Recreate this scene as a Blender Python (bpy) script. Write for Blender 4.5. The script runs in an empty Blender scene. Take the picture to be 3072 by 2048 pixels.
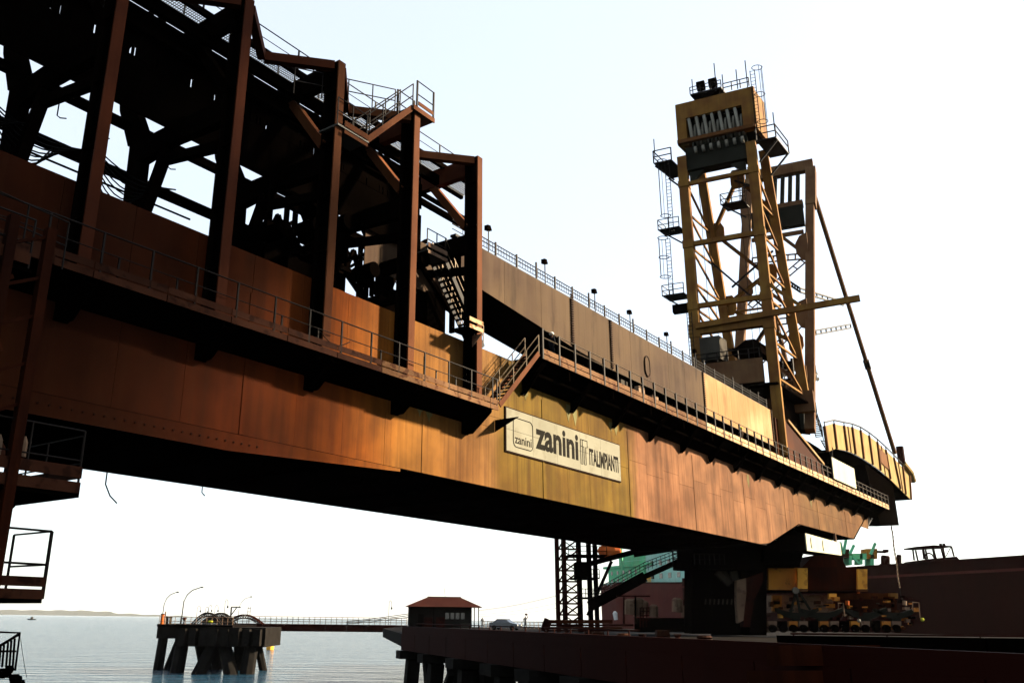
import bpy, bmesh, math, random
from mathutils import Vector, Matrix
random.seed(7)
S = bpy.context.scene
COL = S.collection
R = math.radians
# ---------------------------------------------------------------- camera
F, CX, CY, HZ = 2633.0, 1365.0, 1024.0, 833.0
EYE = 1.3
pitch, roll = math.atan(HZ / F), R(0.69)
fw = Vector((0, math.cos(pitch), math.sin(pitch)))
rt0 = Vector((1, 0, 0)); up0 = rt0.cross(fw)
rt = rt0 * math.cos(roll) + up0 * math.sin(roll)
up = up0 * math.cos(roll) - rt0 * math.sin(roll)
cam = bpy.data.cameras.new('camera'); co = bpy.data.objects.new('camera', cam); COL.objects.link(co)
cam.sensor_width = 36; cam.lens = F / 3072 * 36; cam.shift_x = (1536 - CX) / 3072
cam.clip_start = 0.2; cam.clip_end = 30000
m = Matrix((rt, up, -fw)).transposed().to_4x4(); m.translation = (0, 0, EYE); co.matrix_world = m
S.camera = co
# ---------------------------------------------------------------- light
SUN_AZ, SUN_EL = 80.0, 28.0
world = bpy.data.worlds.new('World'); S.world = world; world.use_nodes = True
wn = world.node_tree; bg = wn.nodes['Background']
sky = wn.nodes.new('ShaderNodeTexSky'); sky.sky_type = 'NISHITA'; sky.sun_disc = False
sky.sun_elevation = R(SUN_EL); sky.sun_rotation = R(SUN_AZ)
sky.air_density = 1.0; sky.dust_density = 1.5; sky.ozone_density = 1.0
veil = wn.nodes.new('ShaderNodeMix'); veil.data_type = 'RGBA'; veil.inputs[0].default_value = .5   # thin white overcast in front of the blue
wn.links.new(sky.outputs[0], veil.inputs[6]); veil.inputs[7].default_value = (4.0, 4.15, 4.1, 1)
wn.links.new(veil.outputs[2], bg.inputs[0]); bg.inputs[1].default_value = 0.05
sl = bpy.data.lights.new('sun', 'SUN'); so = bpy.data.objects.new('sun', sl); COL.objects.link(so)
sl.energy = 5.0; sl.angle = R(3.5); sl.color = (1.0, 0.82, 0.58)
sd = Vector((math.sin(R(SUN_AZ)) * math.cos(R(SUN_EL)), math.cos(R(SUN_AZ)) * math.cos(R(SUN_EL)), math.sin(R(SUN_EL))))
so.rotation_euler = sd.to_track_quat('Z', 'Y').to_euler(); so.location = (60, 0, 80)
S.view_settings.view_transform = 'Standard'; S.view_settings.look = 'None'
S.view_settings.exposure = 2.75; S.view_settings.gamma = 1.0; S.view_settings.use_curve_mapping = False
# ---------------------------------------------------------------- coordinates
AZ = R(37.587)                                   # heading of the bridge
uh = Vector((math.sin(AZ), math.cos(AZ), 0)); vh = Vector((-math.cos(AZ), math.sin(AZ), 0))
def B(u, v, z): return uh * u + vh * v + Vector((0, 0, z))
def ray(x, y): return rt * (x - CX) + up * (CY - y) + fw * F
def D(x, y, d):                                  # the point d metres north of the eye
    r = ray(x, y); return r * (d / r.y) + Vector((0, 0, EYE))
def G(x, d, z=0.0):
    r = ray(x, 1857 + (x - 1536) * .012); p = r * (d / r.y); return Vector((p.x, d, z))
Z = Vector((0, 0, 1))
# ---------------------------------------------------------------- materials
COLOUR_SCALE = .22                                       # all base colours scaled down, deepening shade against the bright sky
def mat(name, c1=(.1, .1, .1), c2=None, rough=.75, metal=0.0, scale=1.0, streak=.0, c3=None, amt3=.35, bump=.15, spec=.02, var=.0, k=1.0, c4=None, blot=.8, sc4=.11, along=None):
    m = bpy.data.materials.new(name); m.use_nodes = True; n = m.node_tree.nodes; l = m.node_tree.links
    b = n['Principled BSDF']; b.inputs['Roughness'].default_value = rough; b.inputs['Metallic'].default_value = metal
    b.inputs['Specular IOR Level'].default_value = spec
    c2 = c2 or tuple(x * .6 for x in c1)
    dim = COLOUR_SCALE * k; c1 = tuple(x * dim for x in c1); c2 = tuple(x * dim for x in c2); c3 = c3 and tuple(x * dim for x in c3); c4 = c4 and tuple(x * dim for x in c4)
    g = n.new('ShaderNodeNewGeometry')
    def noise(sc, st, det=5):
        mp = n.new('ShaderNodeMapping'); mp.inputs['Scale'].default_value = (sc, sc, sc * st)
        l.new(g.outputs['Position'], mp.inputs[0])
        t = n.new('ShaderNodeTexNoise'); t.inputs['Scale'].default_value = 1.0; t.inputs['Detail'].default_value = det
        l.new(mp.outputs[0], t.inputs[0]); return t
    def ramp(src, a, bb):
        r = n.new('ShaderNodeMapRange'); r.inputs[1].default_value = a; r.inputs[2].default_value = bb
        l.new(src, r.inputs[0]); return r.outputs[0]
    def mix(f, a, bcol):
        x = n.new('ShaderNodeMix'); x.data_type = 'RGBA'; l.new(f, x.inputs[0])
        for sock, val in ((x.inputs[6], a), (x.inputs[7], bcol)):
            if isinstance(val, tuple): sock.default_value = (*val, 1)
            else: l.new(val, sock)
        return x.outputs[2]
    t1 = noise(.45 * scale, 1.0)
    col = mix(ramp(t1.outputs['Fac'], .35, .68), c1, c2)
    if along:                                         # paint batches along the girder, left-end shade put into the ramp
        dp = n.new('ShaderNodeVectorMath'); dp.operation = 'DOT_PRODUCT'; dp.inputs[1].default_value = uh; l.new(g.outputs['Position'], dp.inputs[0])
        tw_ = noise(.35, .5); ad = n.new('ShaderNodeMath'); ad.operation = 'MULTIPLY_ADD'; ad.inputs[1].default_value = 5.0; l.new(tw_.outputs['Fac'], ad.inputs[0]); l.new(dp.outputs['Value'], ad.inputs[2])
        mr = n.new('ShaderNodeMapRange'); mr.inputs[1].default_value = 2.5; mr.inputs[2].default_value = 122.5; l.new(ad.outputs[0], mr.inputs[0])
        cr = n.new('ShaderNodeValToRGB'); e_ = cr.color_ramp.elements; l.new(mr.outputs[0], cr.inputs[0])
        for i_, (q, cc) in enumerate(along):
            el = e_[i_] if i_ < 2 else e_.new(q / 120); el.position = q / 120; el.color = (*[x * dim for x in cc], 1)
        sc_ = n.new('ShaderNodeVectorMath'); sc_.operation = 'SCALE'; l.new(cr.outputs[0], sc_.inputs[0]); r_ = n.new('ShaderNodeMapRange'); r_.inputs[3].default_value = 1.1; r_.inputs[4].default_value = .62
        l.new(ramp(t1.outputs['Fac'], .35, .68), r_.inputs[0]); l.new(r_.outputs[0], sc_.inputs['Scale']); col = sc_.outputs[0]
    if c4:                                            # large weathered patches
        t3 = noise(sc4, 1.0, 7); mm = n.new('ShaderNodeMath'); mm.operation = 'MULTIPLY'; mm.inputs[1].default_value = blot
        l.new(ramp(t3.outputs['Fac'], .50, .60), mm.inputs[0]); col = mix(mm.outputs[0], col, c4)
        t3 = noise(.9, .25, 9); mm = n.new('ShaderNodeMath'); mm.operation = 'MULTIPLY'; mm.inputs[1].default_value = blot * .7
        l.new(ramp(t3.outputs['Fac'], .58, .66), mm.inputs[0]); col = mix(mm.outputs[0], col, tuple(x * .45 for x in c2))
    if streak:
        t5 = noise(5.5 * scale, .035, 3); mm = n.new('ShaderNodeMath'); mm.operation = 'MULTIPLY'; mm.inputs[1].default_value = streak * .55
        l.new(ramp(t5.outputs['Fac'], .52, .66), mm.inputs[0]); col = mix(mm.outputs[0], col, tuple(x * .5 for x in c2))
        t2 = noise(1.6 * scale, .07, 4)
        f = ramp(t2.outputs['Fac'], .45, .72)
        mm = n.new('ShaderNodeMath'); mm.operation = 'MULTIPLY'; mm.inputs[1].default_value = streak; l.new(f, mm.inputs[0])
        col = mix(mm.outputs[0], col, c3 or tuple(x * .35 for x in c2))
    elif c3:
        t2 = noise(1.3 * scale, 1.0, 8)
        f = ramp(t2.outputs['Fac'], .55, .62)
        mm = n.new('ShaderNodeMath'); mm.operation = 'MULTIPLY'; mm.inputs[1].default_value = amt3; l.new(f, mm.inputs[0])
        col = mix(mm.outputs[0], col, c3)
    if var:
        oi = n.new('ShaderNodeObjectInfo')
        r = n.new('ShaderNodeMapRange'); r.inputs[3].default_value = 1 - var; r.inputs[4].default_value = 1 + var
        l.new(oi.outputs['Random'], r.inputs[0])
        x = n.new('ShaderNodeVectorMath'); x.operation = 'SCALE'; l.new(col, x.inputs[0]); l.new(r.outputs[0], x.inputs['Scale'])
        col = x.outputs[0]
    l.new(col, b.inputs['Base Color'])
    if bump:
        t4 = noise(9 * scale, 1.0, 6); bp = n.new('ShaderNodeBump'); bp.inputs['Strength'].default_value = bump
        bp.inputs['Distance'].default_value = .02; l.new(t4.outputs['Fac'], bp.inputs['Height']); l.new(bp.outputs[0], b.inputs['Normal'])
    return m
M = dict(
 plate_dark=mat('dark_rust_plate', (.13, .027, .007), (.065, .013, .004), streak=.6, var=.12, k=0.6, c4=(.24, .045, .010)),  # rust steel darkened in colour to stand in for shade
 plate_mid=mat('rust_orange_plate', (.26, .070, .012), (.14, .032, .007), streak=.6, c3=(.05, .016, .008), var=.15, k=0.8, c4=(.10, .022, .006)),
 plate_ochre=mat('ochre_plate', (.40, .20, .045), (.28, .11, .022), streak=.55, c3=(.12, .035, .012), var=.12, k=0.9, c4=(.24, .06, .012)),
 plate_yellow=mat('mustard_plate', (.27, .155, .018), (.20, .100, .012), streak=.4, c3=(.33, .28, .10), var=.10, c4=(.30, .13, .03), blot=.45, k=1.0),
 plate_salmon=mat('salmon_plate', (.38, .165, .070), (.27, .105, .040), streak=.45, c3=(.17, .055, .02), var=.10, c4=(.40, .20, .07), k=1.1),
 plate_sand=mat('sand_plate', (.40, .20, .085), (.30, .14, .055), streak=.4, c3=(.45, .28, .14), var=.08, k=0.85, c4=(.34, .14, .04)),
 plate_stain=mat('pale_bird_streak', (.42, .38, .16), (.30, .24, .09), streak=.5),
 web=mat('girder_paint_shade', c2=(.20, .07, .025), c3=(.07, .018, .006), streak=.5, var=.07, blot=.3, c4=(.19, .055, .014), along=[(0, (.075, .018, .006)), (17, (.085, .019, .005)), (22, (.24, .045, .008)), (26, (.52, .12, .012)), (30, (.56, .23, .040)), (36.8, (.52, .26, .08)), (38.2, (.33, .20, .028)), (52.6, (.34, .20, .028)), (53.8, (.52, .235, .110)), (82, (.52, .25, .12)), (92, (.36, .185, .07)), (119, (.34, .17, .06))]),
 seam=mat('rusty_seam', (.05, .018, .009), (.025, .009, .005)),
 soffit=mat('shade_black', (.012, .008, .006), (.006, .004, .003), spec=0, rough=1.0, k=0.3),  # near-black colour that stands in for deep shade
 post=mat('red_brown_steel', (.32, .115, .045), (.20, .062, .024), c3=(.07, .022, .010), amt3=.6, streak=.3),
 post_dark=mat('dark_red_brown_steel', (.125, .033, .013), (.075, .020, .009), c3=(.03, .01, .006), amt3=.6, streak=.3, k=1.6),  # darker copy of the red-brown steel, shade put into its colour
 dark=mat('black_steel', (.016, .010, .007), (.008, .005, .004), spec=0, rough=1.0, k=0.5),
 rail=mat('dark_handrail_steel', (.05, .028, .018), (.03, .014, .009), spec=.1, rough=.7, k=0.35),
 rail_light=mat('galvanised_rail', (.26, .20, .13), (.14, .09, .05), rough=.45, metal=.3),
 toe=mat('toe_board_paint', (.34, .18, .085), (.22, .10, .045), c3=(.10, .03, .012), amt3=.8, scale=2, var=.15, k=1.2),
 toe_dark=mat('toe_board_dark', (.13, .047, .024), (.08, .026, .013), c3=(.04, .013, .007), amt3=.8, scale=2, var=.2),  # darker toe board copy, shade at the left put into its tone
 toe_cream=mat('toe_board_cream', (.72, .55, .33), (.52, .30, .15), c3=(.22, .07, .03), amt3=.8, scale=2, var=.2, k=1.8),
 gal=mat('brown_gallery_plate', (.19, .115, .075), (.13, .072, .045), streak=.5, c3=(.30, .20, .12), var=.12, k=0.75, c4=(.27, .17, .09)),
 gal_light=mat('cream_gallery_plate', (.60, .42, .22), (.46, .27, .12), streak=.5, c3=(.30, .15, .06), var=.06, c4=(.42, .24, .10), k=1.7),
 tower=mat('yellow_brown_tower_paint', (.28, .15, .035), (.17, .07, .022), c3=(.10, .03, .014), amt3=.7, streak=.35, k=2.3),
 tower_red=mat('red_tower_paint', (.22, .125, .060), (.15, .07, .035), c3=(.08, .025, .014), amt3=.7, streak=.3, k=2.0),
 tower_grey=mat('dark_green_grey_steel', (.05, .052, .038), (.03, .028, .02)),
 sheave=mat('pale_sheave', (.42, .40, .33), (.25, .22, .17), rough=.5, k=1.6),
 chute=mat('yellow_chute_panel', (.80, .62, .25), (.66, .42, .15), streak=.35, c3=(.42, .19, .06), var=.05),
 chute_rib=mat('rusty_chute_rib', (.38, .16, .05), (.22, .08, .03)),
 sign=mat('cream_sign_board', (.62, .60, .46), (.52, .50, .38), c3=(.42, .38, .27), amt3=.4, bump=.05, var=.06),
 sign_white=mat('white_board', (.85, .86, .68), (.78, .78, .60), streak=.25, c3=(.62, .60, .40), bump=.03, k=1.5),
 ink=mat('dark_olive_lettering', (.045, .035, .010), (.028, .022, .008), bump=0, k=0.3),
 concrete=mat('dark_weathered_concrete', (.075, .065, .055), (.045, .038, .032), c3=(.03, .024, .02), amt3=.8, rough=.9, bump=.5, k=0.5),
 deckc=mat('deck_concrete', (.10, .065, .05), (.06, .035, .026), rough=.9, bump=.4, k=0.12),
 pile=mat('dark_pile_concrete', (.045, .040, .035), (.022, .02, .018), streak=.5, rough=.9, bump=.5),
 red=mat('dark_red_steel', (.16, .035, .02), (.09, .02, .012), c3=(.05, .012, .008), amt3=.8, k=0.6),
 roof=mat('red_roof_tile', (.20, .055, .035), (.13, .032, .022), k=0.5),
 wall=mat('dark_house_wall', (.055, .05, .042), (.035, .03, .026)),
 hull=mat('dark_red_hull', (.12, .015, .006), (.07, .008, .003), c3=(.05, .014, .01), amt3=.7, scale=.12, streak=.4, k=0.5),
 hull_pink=mat('faded_red_hull', (.26, .065, .050), (.19, .042, .034), streak=.4, c3=(.13, .035, .03), scale=.25, k=1.2),
 green=mat('green_ship_paint', (.10, .36, .19), (.07, .26, .14), streak=.3, c3=(.16, .10, .05), scale=.3, k=5.0),
 mint=mat('pale_mint_ship_paint', (.38, .62, .52), (.28, .52, .44), streak=.25, c3=(.25, .22, .16), scale=.3, k=3.2),
 orange=mat('orange_paint', (.75, .17, .03), (.55, .10, .02), k=1.6),
 lime=mat('lime_paint', (.60, .62, .04), (.5, .5, .04), k=2),
 bogie=mat('orange_bogie_paint', (.42, .17, .025), (.26, .09, .018), c3=(.08, .025, .01), amt3=.7, k=3.6),
 bogie_y=mat('yellow_bogie_paint', (.62, .32, .045), (.48, .22, .035), c3=(.12, .04, .015), amt3=.5, k=4.0),
 grey=mat('grey_steel', (.16, .14, .11), (.09, .075, .06)),
 tan=mat('tan_steel', (.30, .20, .13), (.2, .12, .08), c3=(.09, .04, .025), amt3=.6, k=2.2),
 cable=mat('black_cable', (.012, .012, .012), (.01, .01, .01), bump=0, rough=.6),
 glass=mat('dark_window_glass', (.02, .025, .03), (.03, .035, .04), rough=.1, spec=.8, bump=0),
 carpaint=mat('blue_grey_car_paint', (.06, .08, .13), (.05, .07, .12), rough=.25, spec=.7, bump=0),
 tyre=mat('tyre_rubber', (.015, .015, .015), (.02, .02, .02), rough=.9),
 skin=mat('skin', (.22, .11, .07), (.20, .10, .06), bump=0),
 cloth=mat('dark_overall', (.02, .022, .03), (.03, .03, .04)),
 cloth_pale=mat('pale_overall', (.35, .36, .38), (.28, .29, .31)),
 white=mat('white_paint', (.80, .80, .76), (.70, .70, .66), bump=0, k=2.2),
 coast=mat('forested_coast', (.05, .075, .05), (.035, .055, .04), scale=.01, bump=0),
)
def mesh_grating():
    m = bpy.data.materials.new('steel_grating'); m.use_nodes = True
    b = m.node_tree.nodes['Principled BSDF']; b.inputs['Base Color'].default_value = (.03, .03, .025, 1); b.inputs['Roughness'].default_value = .7
    return m
M['grating'] = mesh_grating()
# ---------------------------------------------------------------- mesh building
class MB:
    def __init__(s): s.v = []; s.f = []
    def hexa(s, p):                                   # 8 points: 4 bottom, 4 top in the same order
        k = len(s.v); s.v += [Vector(q) for q in p]
        s.f += [tuple(k + i for i in q) for q in ((3, 2, 1, 0), (4, 5, 6, 7), (0, 1, 5, 4), (1, 2, 6, 5), (2, 3, 7, 6), (3, 0, 4, 7))]; return s
    def box(s, u0, u1, v0, v1, z0, z1):
        return s.hexa([B(u0, v0, z0), B(u1, v0, z0), B(u1, v1, z0), B(u0, v1, z0), B(u0, v0, z1), B(u1, v0, z1), B(u1, v1, z1), B(u0, v1, z1)])
    def wbox(s, c, e, h, w, dv=None):                 # footprint centre c, along e (length vector), height h, width w
        n = Vector((-e.y, e.x, 0)).normalized() * w / 2; a = c - e / 2
        q = [a - n, a + e - n, a + e + n, a + n]
        return s.hexa(q + [x + Z * h for x in q])
    def beam(s, a, b, w, h=None, side=None):          # w: across 'side', h: the other way
        h = h or w; a = Vector(a); b = Vector(b); d = (b - a).normalized()
        side = Vector(side) if side else (d.cross(Z) if abs(d.z) < .95 else uh)
        side = (side - d * side.dot(d)).normalized(); o = d.cross(side).normalized()
        x = side * w / 2; y = o * h / 2
        return s.hexa([a - x - y, a + x - y, a + x + y, a - x + y, b - x - y, b + x - y, b + x + y, b - x + y])
    def ibeam(s, a, b, w, h, side=None, t=.04):
        a = Vector(a); b = Vector(b); d = (b - a).normalized()
        side = Vector(side) if side else d.cross(Z)
        side = (side - d * side.dot(d)).normalized(); o = d.cross(side).normalized()
        s.beam(a + o * (h / 2 - t / 2), b + o * (h / 2 - t / 2), w, t, side); s.beam(a - o * (h / 2 - t / 2), b - o * (h / 2 - t / 2), w, t, side)
        return s.beam(a, b, t, h - 2 * t - .004, side)
    def tube(s, pts, r, n=6):
        pts = [Vector(p) for p in pts]; k0 = len(s.v); N = len(pts)
        for i, p in enumerate(pts):
            d = (pts[min(i + 1, N - 1)] - pts[max(i - 1, 0)]).normalized()
            a = d.cross(Z) if abs(d.z) < .9 else d.cross(uh); a.normalize(); b = d.cross(a)
            rr = r[i] if isinstance(r, (list, tuple)) else r
            for j in range(n):
                t = 2 * math.pi * j / n; s.v.append(p + a * (math.cos(t) * rr) + b * (math.sin(t) * rr))
        for i in range(N - 1):
            for j in range(n):
                s.f.append((k0 + i * n + j, k0 + i * n + (j + 1) % n, k0 + (i + 1) * n + (j + 1) % n, k0 + (i + 1) * n + j))
        s.f.append(tuple(k0 + j for j in range(n))[::-1]); s.f.append(tuple(k0 + (N - 1) * n + j for j in range(n))); return s
    def prism(s, poly, t):
        k = len(s.v); n = len(poly); s.v += [Vector(p) for p in poly] + [Vector(p) + t for p in poly]
        s.f.append(tuple(range(k, k + n))[::-1]); s.f.append(tuple(range(k + n, k + 2 * n)))
        for i in range(n): s.f.append((k + i, k + (i + 1) % n, k + n + (i + 1) % n, k + n + i))
        return s
    def ball(s, c, r, n=8, sz=1.0):
        c = Vector(c); k = len(s.v)
        for i in range(1, n // 2 + 1):
            ph = math.pi * i / (n // 2 + 1)
            for j in range(n):
                t = 2 * math.pi * j / n; s.v.append(c + Vector((math.sin(ph) * math.cos(t) * r, math.sin(ph) * math.sin(t) * r, math.cos(ph) * r * sz)))
        for i in range(n // 2 - 1):
            for j in range(n): s.f.append((k + i * n + j, k + (i + 1) * n + j, k + (i + 1) * n + (j + 1) % n, k + i * n + (j + 1) % n))
        s.f.append(tuple(k + j for j in range(n))); s.f.append(tuple(k + (n // 2 - 1) * n + j for j in range(n))[::-1]); return s
    def disc(s, c, axis, r, t, n=16):
        a = Vector(axis).normalized(); return s.tube([Vector(c) - a * t / 2, Vector(c) + a * t / 2], r, n)
    def ring(s, c, r, rad, a0=0, a1=360, n=16, ax=None, ay=None):
        ax = ax or uh; ay = ay or vh
        return s.tube([Vector(c) + ax * (math.cos(R(a0 + (a1 - a0) * i / n)) * r) + ay * (math.sin(R(a0 + (a1 - a0) * i / n)) * r) for i in range(n + 1)], rad, 4)
def root_of(o):
    while o.parent: o = o.parent
    return o
def fin(me, m, smooth=False):
    bm = bmesh.new(); bm.from_mesh(me); bmesh.ops.recalc_face_normals(bm, faces=bm.faces)
    bm.to_mesh(me); bm.free(); me.materials.append(m)
    if smooth:
        for p in me.polygons: p.use_smooth = True
def part(name, mb, m, parent=None, label=None, kind=None, smooth=False):
    off = root_of(parent).location if parent else Vector((0, 0, 0))
    me = bpy.data.meshes.new(name); me.from_pydata([v - off for v in mb.v], [], mb.f); fin(me, M[m] if isinstance(m, str) else m, smooth)
    o = bpy.data.objects.new(name, me); COL.objects.link(o)
    if parent: o.parent = parent
    if label: o['label'] = label
    if kind: o['kind'] = kind
    return o
def thing(name, loc, label, cat, group=None):
    o = bpy.data.objects.new(name, None); COL.objects.link(o); o.location = loc; o.empty_display_size = .5
    o['label'] = label; o['category'] = cat
    if group: o['group'] = group
    return o
def solo(name, mb, m, label=None, cat=None, group=None, kind=None, smooth=False):
    c = sum(mb.v, Vector()) / len(mb.v); c.z = min(v.z for v in mb.v)
    me = bpy.data.meshes.new(name); me.from_pydata([v - c for v in mb.v], [], mb.f); fin(me, M[m] if isinstance(m, str) else m, smooth)
    o = bpy.data.objects.new(name, me); COL.objects.link(o); o.location = c
    for k, x in (('label', label), ('category', cat), ('group', group), ('kind', kind)):
        if x: o[k] = x
    return o
bx = lambda *a: MB().box(*a)
# ================================================================ SETTING
def water_mat():
    m = bpy.data.materials.new('sea_water'); m.use_nodes = True; n = m.node_tree.nodes; l = m.node_tree.links; b = n['Principled BSDF']
    b.inputs['Base Color'].default_value = (.006, .024, .042, 1); b.inputs['Roughness'].default_value = .12; b.inputs['IOR'].default_value = 1.33
    g = n.new('ShaderNodeNewGeometry'); hs = None
    for sc, st in ((.10, 3.0), (.5, 2.2), (2.2, 1.6)):
        mp = n.new('ShaderNodeMapping'); mp.inputs['Scale'].default_value = (sc, sc * st, sc); mp.inputs['Rotation'].default_value = (0, 0, .25)
        l.new(g.outputs['Position'], mp.inputs[0]); t = n.new('ShaderNodeTexNoise'); t.inputs['Scale'].default_value = 1; t.inputs['Detail'].default_value = 4
        l.new(mp.outputs[0], t.inputs[0]); mu = n.new('ShaderNodeMath'); mu.operation = 'MULTIPLY'; mu.inputs[1].default_value = .30 / sc ** .8
        l.new(t.outputs['Fac'], mu.inputs[0])
        if hs is None: hs = mu.outputs[0]
        else:
            ad = n.new('ShaderNodeMath'); l.new(hs, ad.inputs[0]); l.new(mu.outputs[0], ad.inputs[1]); hs = ad.outputs[0]
    bp = n.new('ShaderNodeBump'); bp.inputs['Distance'].default_value = 2.6; bp.inputs['Strength'].default_value = 1; l.new(hs, bp.inputs['Height']); l.new(bp.outputs[0], b.inputs['Normal'])
    return m
WL = -7.0
w_ = MB(); w_.v = [Vector((-26000, -400, WL)), Vector((26000, -400, WL)), Vector((26000, 26000, WL)), Vector((-26000, 26000, WL))]; w_.f = [(0, 1, 2, 3)]
sea = solo('sea', w_, water_mat(), kind='structure')
# far coast: low hills
c_ = MB(); pts = []
for i in range(46):
    x = -60 + i * 15.0; h = (38 if x < 250 else 38 - (x - 250) * .075) + 3 * math.sin(i * 1.3) + random.uniform(-1, 1)
    if x > 330: h -= 9
    pts.append((x, max(h, 2)))
for i, (x, h) in enumerate(pts):
    a = G(x, 12000, WL + .2); b = G(x, 12300, WL + h * 1.7); c = G(x, 13900, WL + .2); c_.v += [a, b, c]
for i in range(len(pts) - 1):
    for j in (0, 1): c_.f.append((i * 3 + j, i * 3 + j + 1, i * 3 + j + 4, i * 3 + j + 3))
solo('coast_hills', c_, 'coast', kind='structure')
# pier deck: slab, near edge beam
pe = [Vector((x, y, 0)) for x, y in ((-3.7, 77.2), (4.4, 50), (10.6, 30), (15.5, 14), (75, 14), (75, 30), (95, 90), (62, 165), (30, 176), (-9, 178), (-9.5, 128))]
solo('pier_deck', MB().prism([p - Z * 1.1 for p in pe], Z * 1.1), 'deckc', kind='structure')

# ================================================================ BRIDGE GIRDER
WB, WT, NV, FV = 7.75, 15.0, 26.0, 38.0
MOD = 5.34
def fu(k): return 34.6 - MOD * k
br = thing('bridge_girder', B(40, 32, 7.7), 'long rusty box girder of steel plates crossing the picture, dark at left, orange at right', 'bridge girder')
def zbot(u):
    if u <= 78.4: return WB
    if u <= 88.4: return WB + (u - 78.4) / 10 * 2.7
    if u <= 108.6: return 10.45 + .1 * (u - 88.4) / 20
    return 10.55 + (u - 108.6) / 8 * 3.6
core = [(-6, WB), (78.4, WB), (88.4, 10.45), (108.6, 10.55), (116.6, 14.2), (116.6, WT), (-6, WT)]
part('web_backing', MB().prism([B(u, NV + .03, z + .02) for u, z in core], vh * .05), 'seam', br)
part('far_web', MB().prism([B(u, FV, z + .02) for u, z in core], vh * .05), 'soffit', br)
part('bottom_plate', MB().prism([B(u, v, WB - .06) for u, v in ((-6, NV - .1), (78.3, NV - .1), (78.3, FV + .1), (-6, FV + .1))], Z * .06), 'soffit', br)
for a, b in ((1, 2), (2, 3), (3, 4)):
    (u0, z0), (u1, z1) = core[a], core[b]
    part('bottom_plate', MB().prism([B(u0, NV - .1, z0 - .06), B(u1, NV - .1, z1 - .06), B(u1, FV, z1 - .06), B(u0, FV, z0 - .06)], Z * .06), 'soffit', br)
part('top_plate', bx(-6, 116.6, NV + .1, FV, WT - .1, WT), 'soffit', br)
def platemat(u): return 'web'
u = -6.0; k = 0
while u < 116.0:
    w = MOD / 2; u1 = min(u + w, 116.5)
    zs = [zbot(u), zbot(u1)]
    split = 10.9 if k % 2 else 11.5
    for j in range(2):
        if j == 0 and max(zs) > 10.4: split = 12.3
        g = .008
        lo = [z + .0 for z in zs] if j == 0 else [split + g] * 2
        hi = [split - g] * 2 if j == 0 else [WT] * 2
        if lo[0] >= hi[0] - .3 or lo[1] >= hi[1]:
            hi = [max(h, l_ + .05) for h, l_ in zip(hi, lo)]
            if j == 1: lo = [max(split, zbot(u), ) + .06, max(split, zbot(u1)) + .06]
        off = random.uniform(0, .012)
        q = [B(u + g, NV - off, lo[0]), B(u1 - g, NV - off, lo[1]), B(u1 - g, NV - off, hi[1]), B(u + g, NV - off, hi[0])]
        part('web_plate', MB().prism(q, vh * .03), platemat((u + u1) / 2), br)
    if k % 4 == 1:
        part('splice_strip', bx(u1 - .07, u1 + .07, NV - .035, NV - .013, zbot(u1) + .02, 13.4), platemat(u1), br)
    u = u1; k += 1
lip = MB().box(-6, 29.5, NV - .30, NV - .02, WB - .14, WB - .07); lip.prism([B(u_, NV - .30, z_) for u_, z_ in ((-6, WB - .14), (29.5, WB - .14), (29.5, WB - .2), (20, WB - .72), (-6, WB - .8))], vh * .04)
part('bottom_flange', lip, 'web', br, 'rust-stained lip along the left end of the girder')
riv = MB()
for i in range(64):
    riv.disc(B(-2 + i * .37, NV - .315, WB - .38), vh, .035, .03, 6)
part('rivet_row', riv, 'seam', br, kind='stuff')
for u in range(3, 112, 4):
    if zbot(u) == WB: part('floor_stiffener', bx(u - .02, u + .02, NV + .1, FV - 1.8, WB - .22, WB - .064), 'soffit', br)
rq = random.Random(11)
for u, z0, z1 in ((45.0, 12.6, 13.7), (45.8, 12.5, 13.7), (50.4, 12.9, 13.6), (51.1, 12.8, 13.6), (31.1, 10.35, 11.0), (31.8, 10.2, 11.0), (75.4, 12.3, 13.5), (93.4, 12.4, 13.4), (40.3, 13.0, 13.6)):
    w = .22; q = [(u - w, z1), (u - w * 1.2, (z0 + z1) / 2 + .1), (u - w * .3, z0 + .2), (u, z0), (u + w * .5, z0 + .3), (u + w * 1.1, (z0 + z1) / 2), (u + w, z1)]
    part('lime_streak', MB().prism([B(a, NV - .018, b) for a, b in q], vh * .004), 'plate_stain', br)
# conduit hanging off the bottom
solo('loose_rod', MB().tube([B(22.6, 37.8, 7.69), B(22.6, 37.8, 7.1), B(22.9, 37.8, 6.6), B(23.3, 37.8, 6.3)], .035, 5), 'dark', 'thin bent rod hanging loose below the middle of the girder', 'rod')
solo('loose_hook', MB().tube([B(28.0, 37.8, 7.69), B(28.0, 37.8, 7.35), B(28.2, 37.8, 7.2)], .03, 5), 'dark', 'tiny hook under the girder, right of the bent rod', 'hook')

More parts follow.
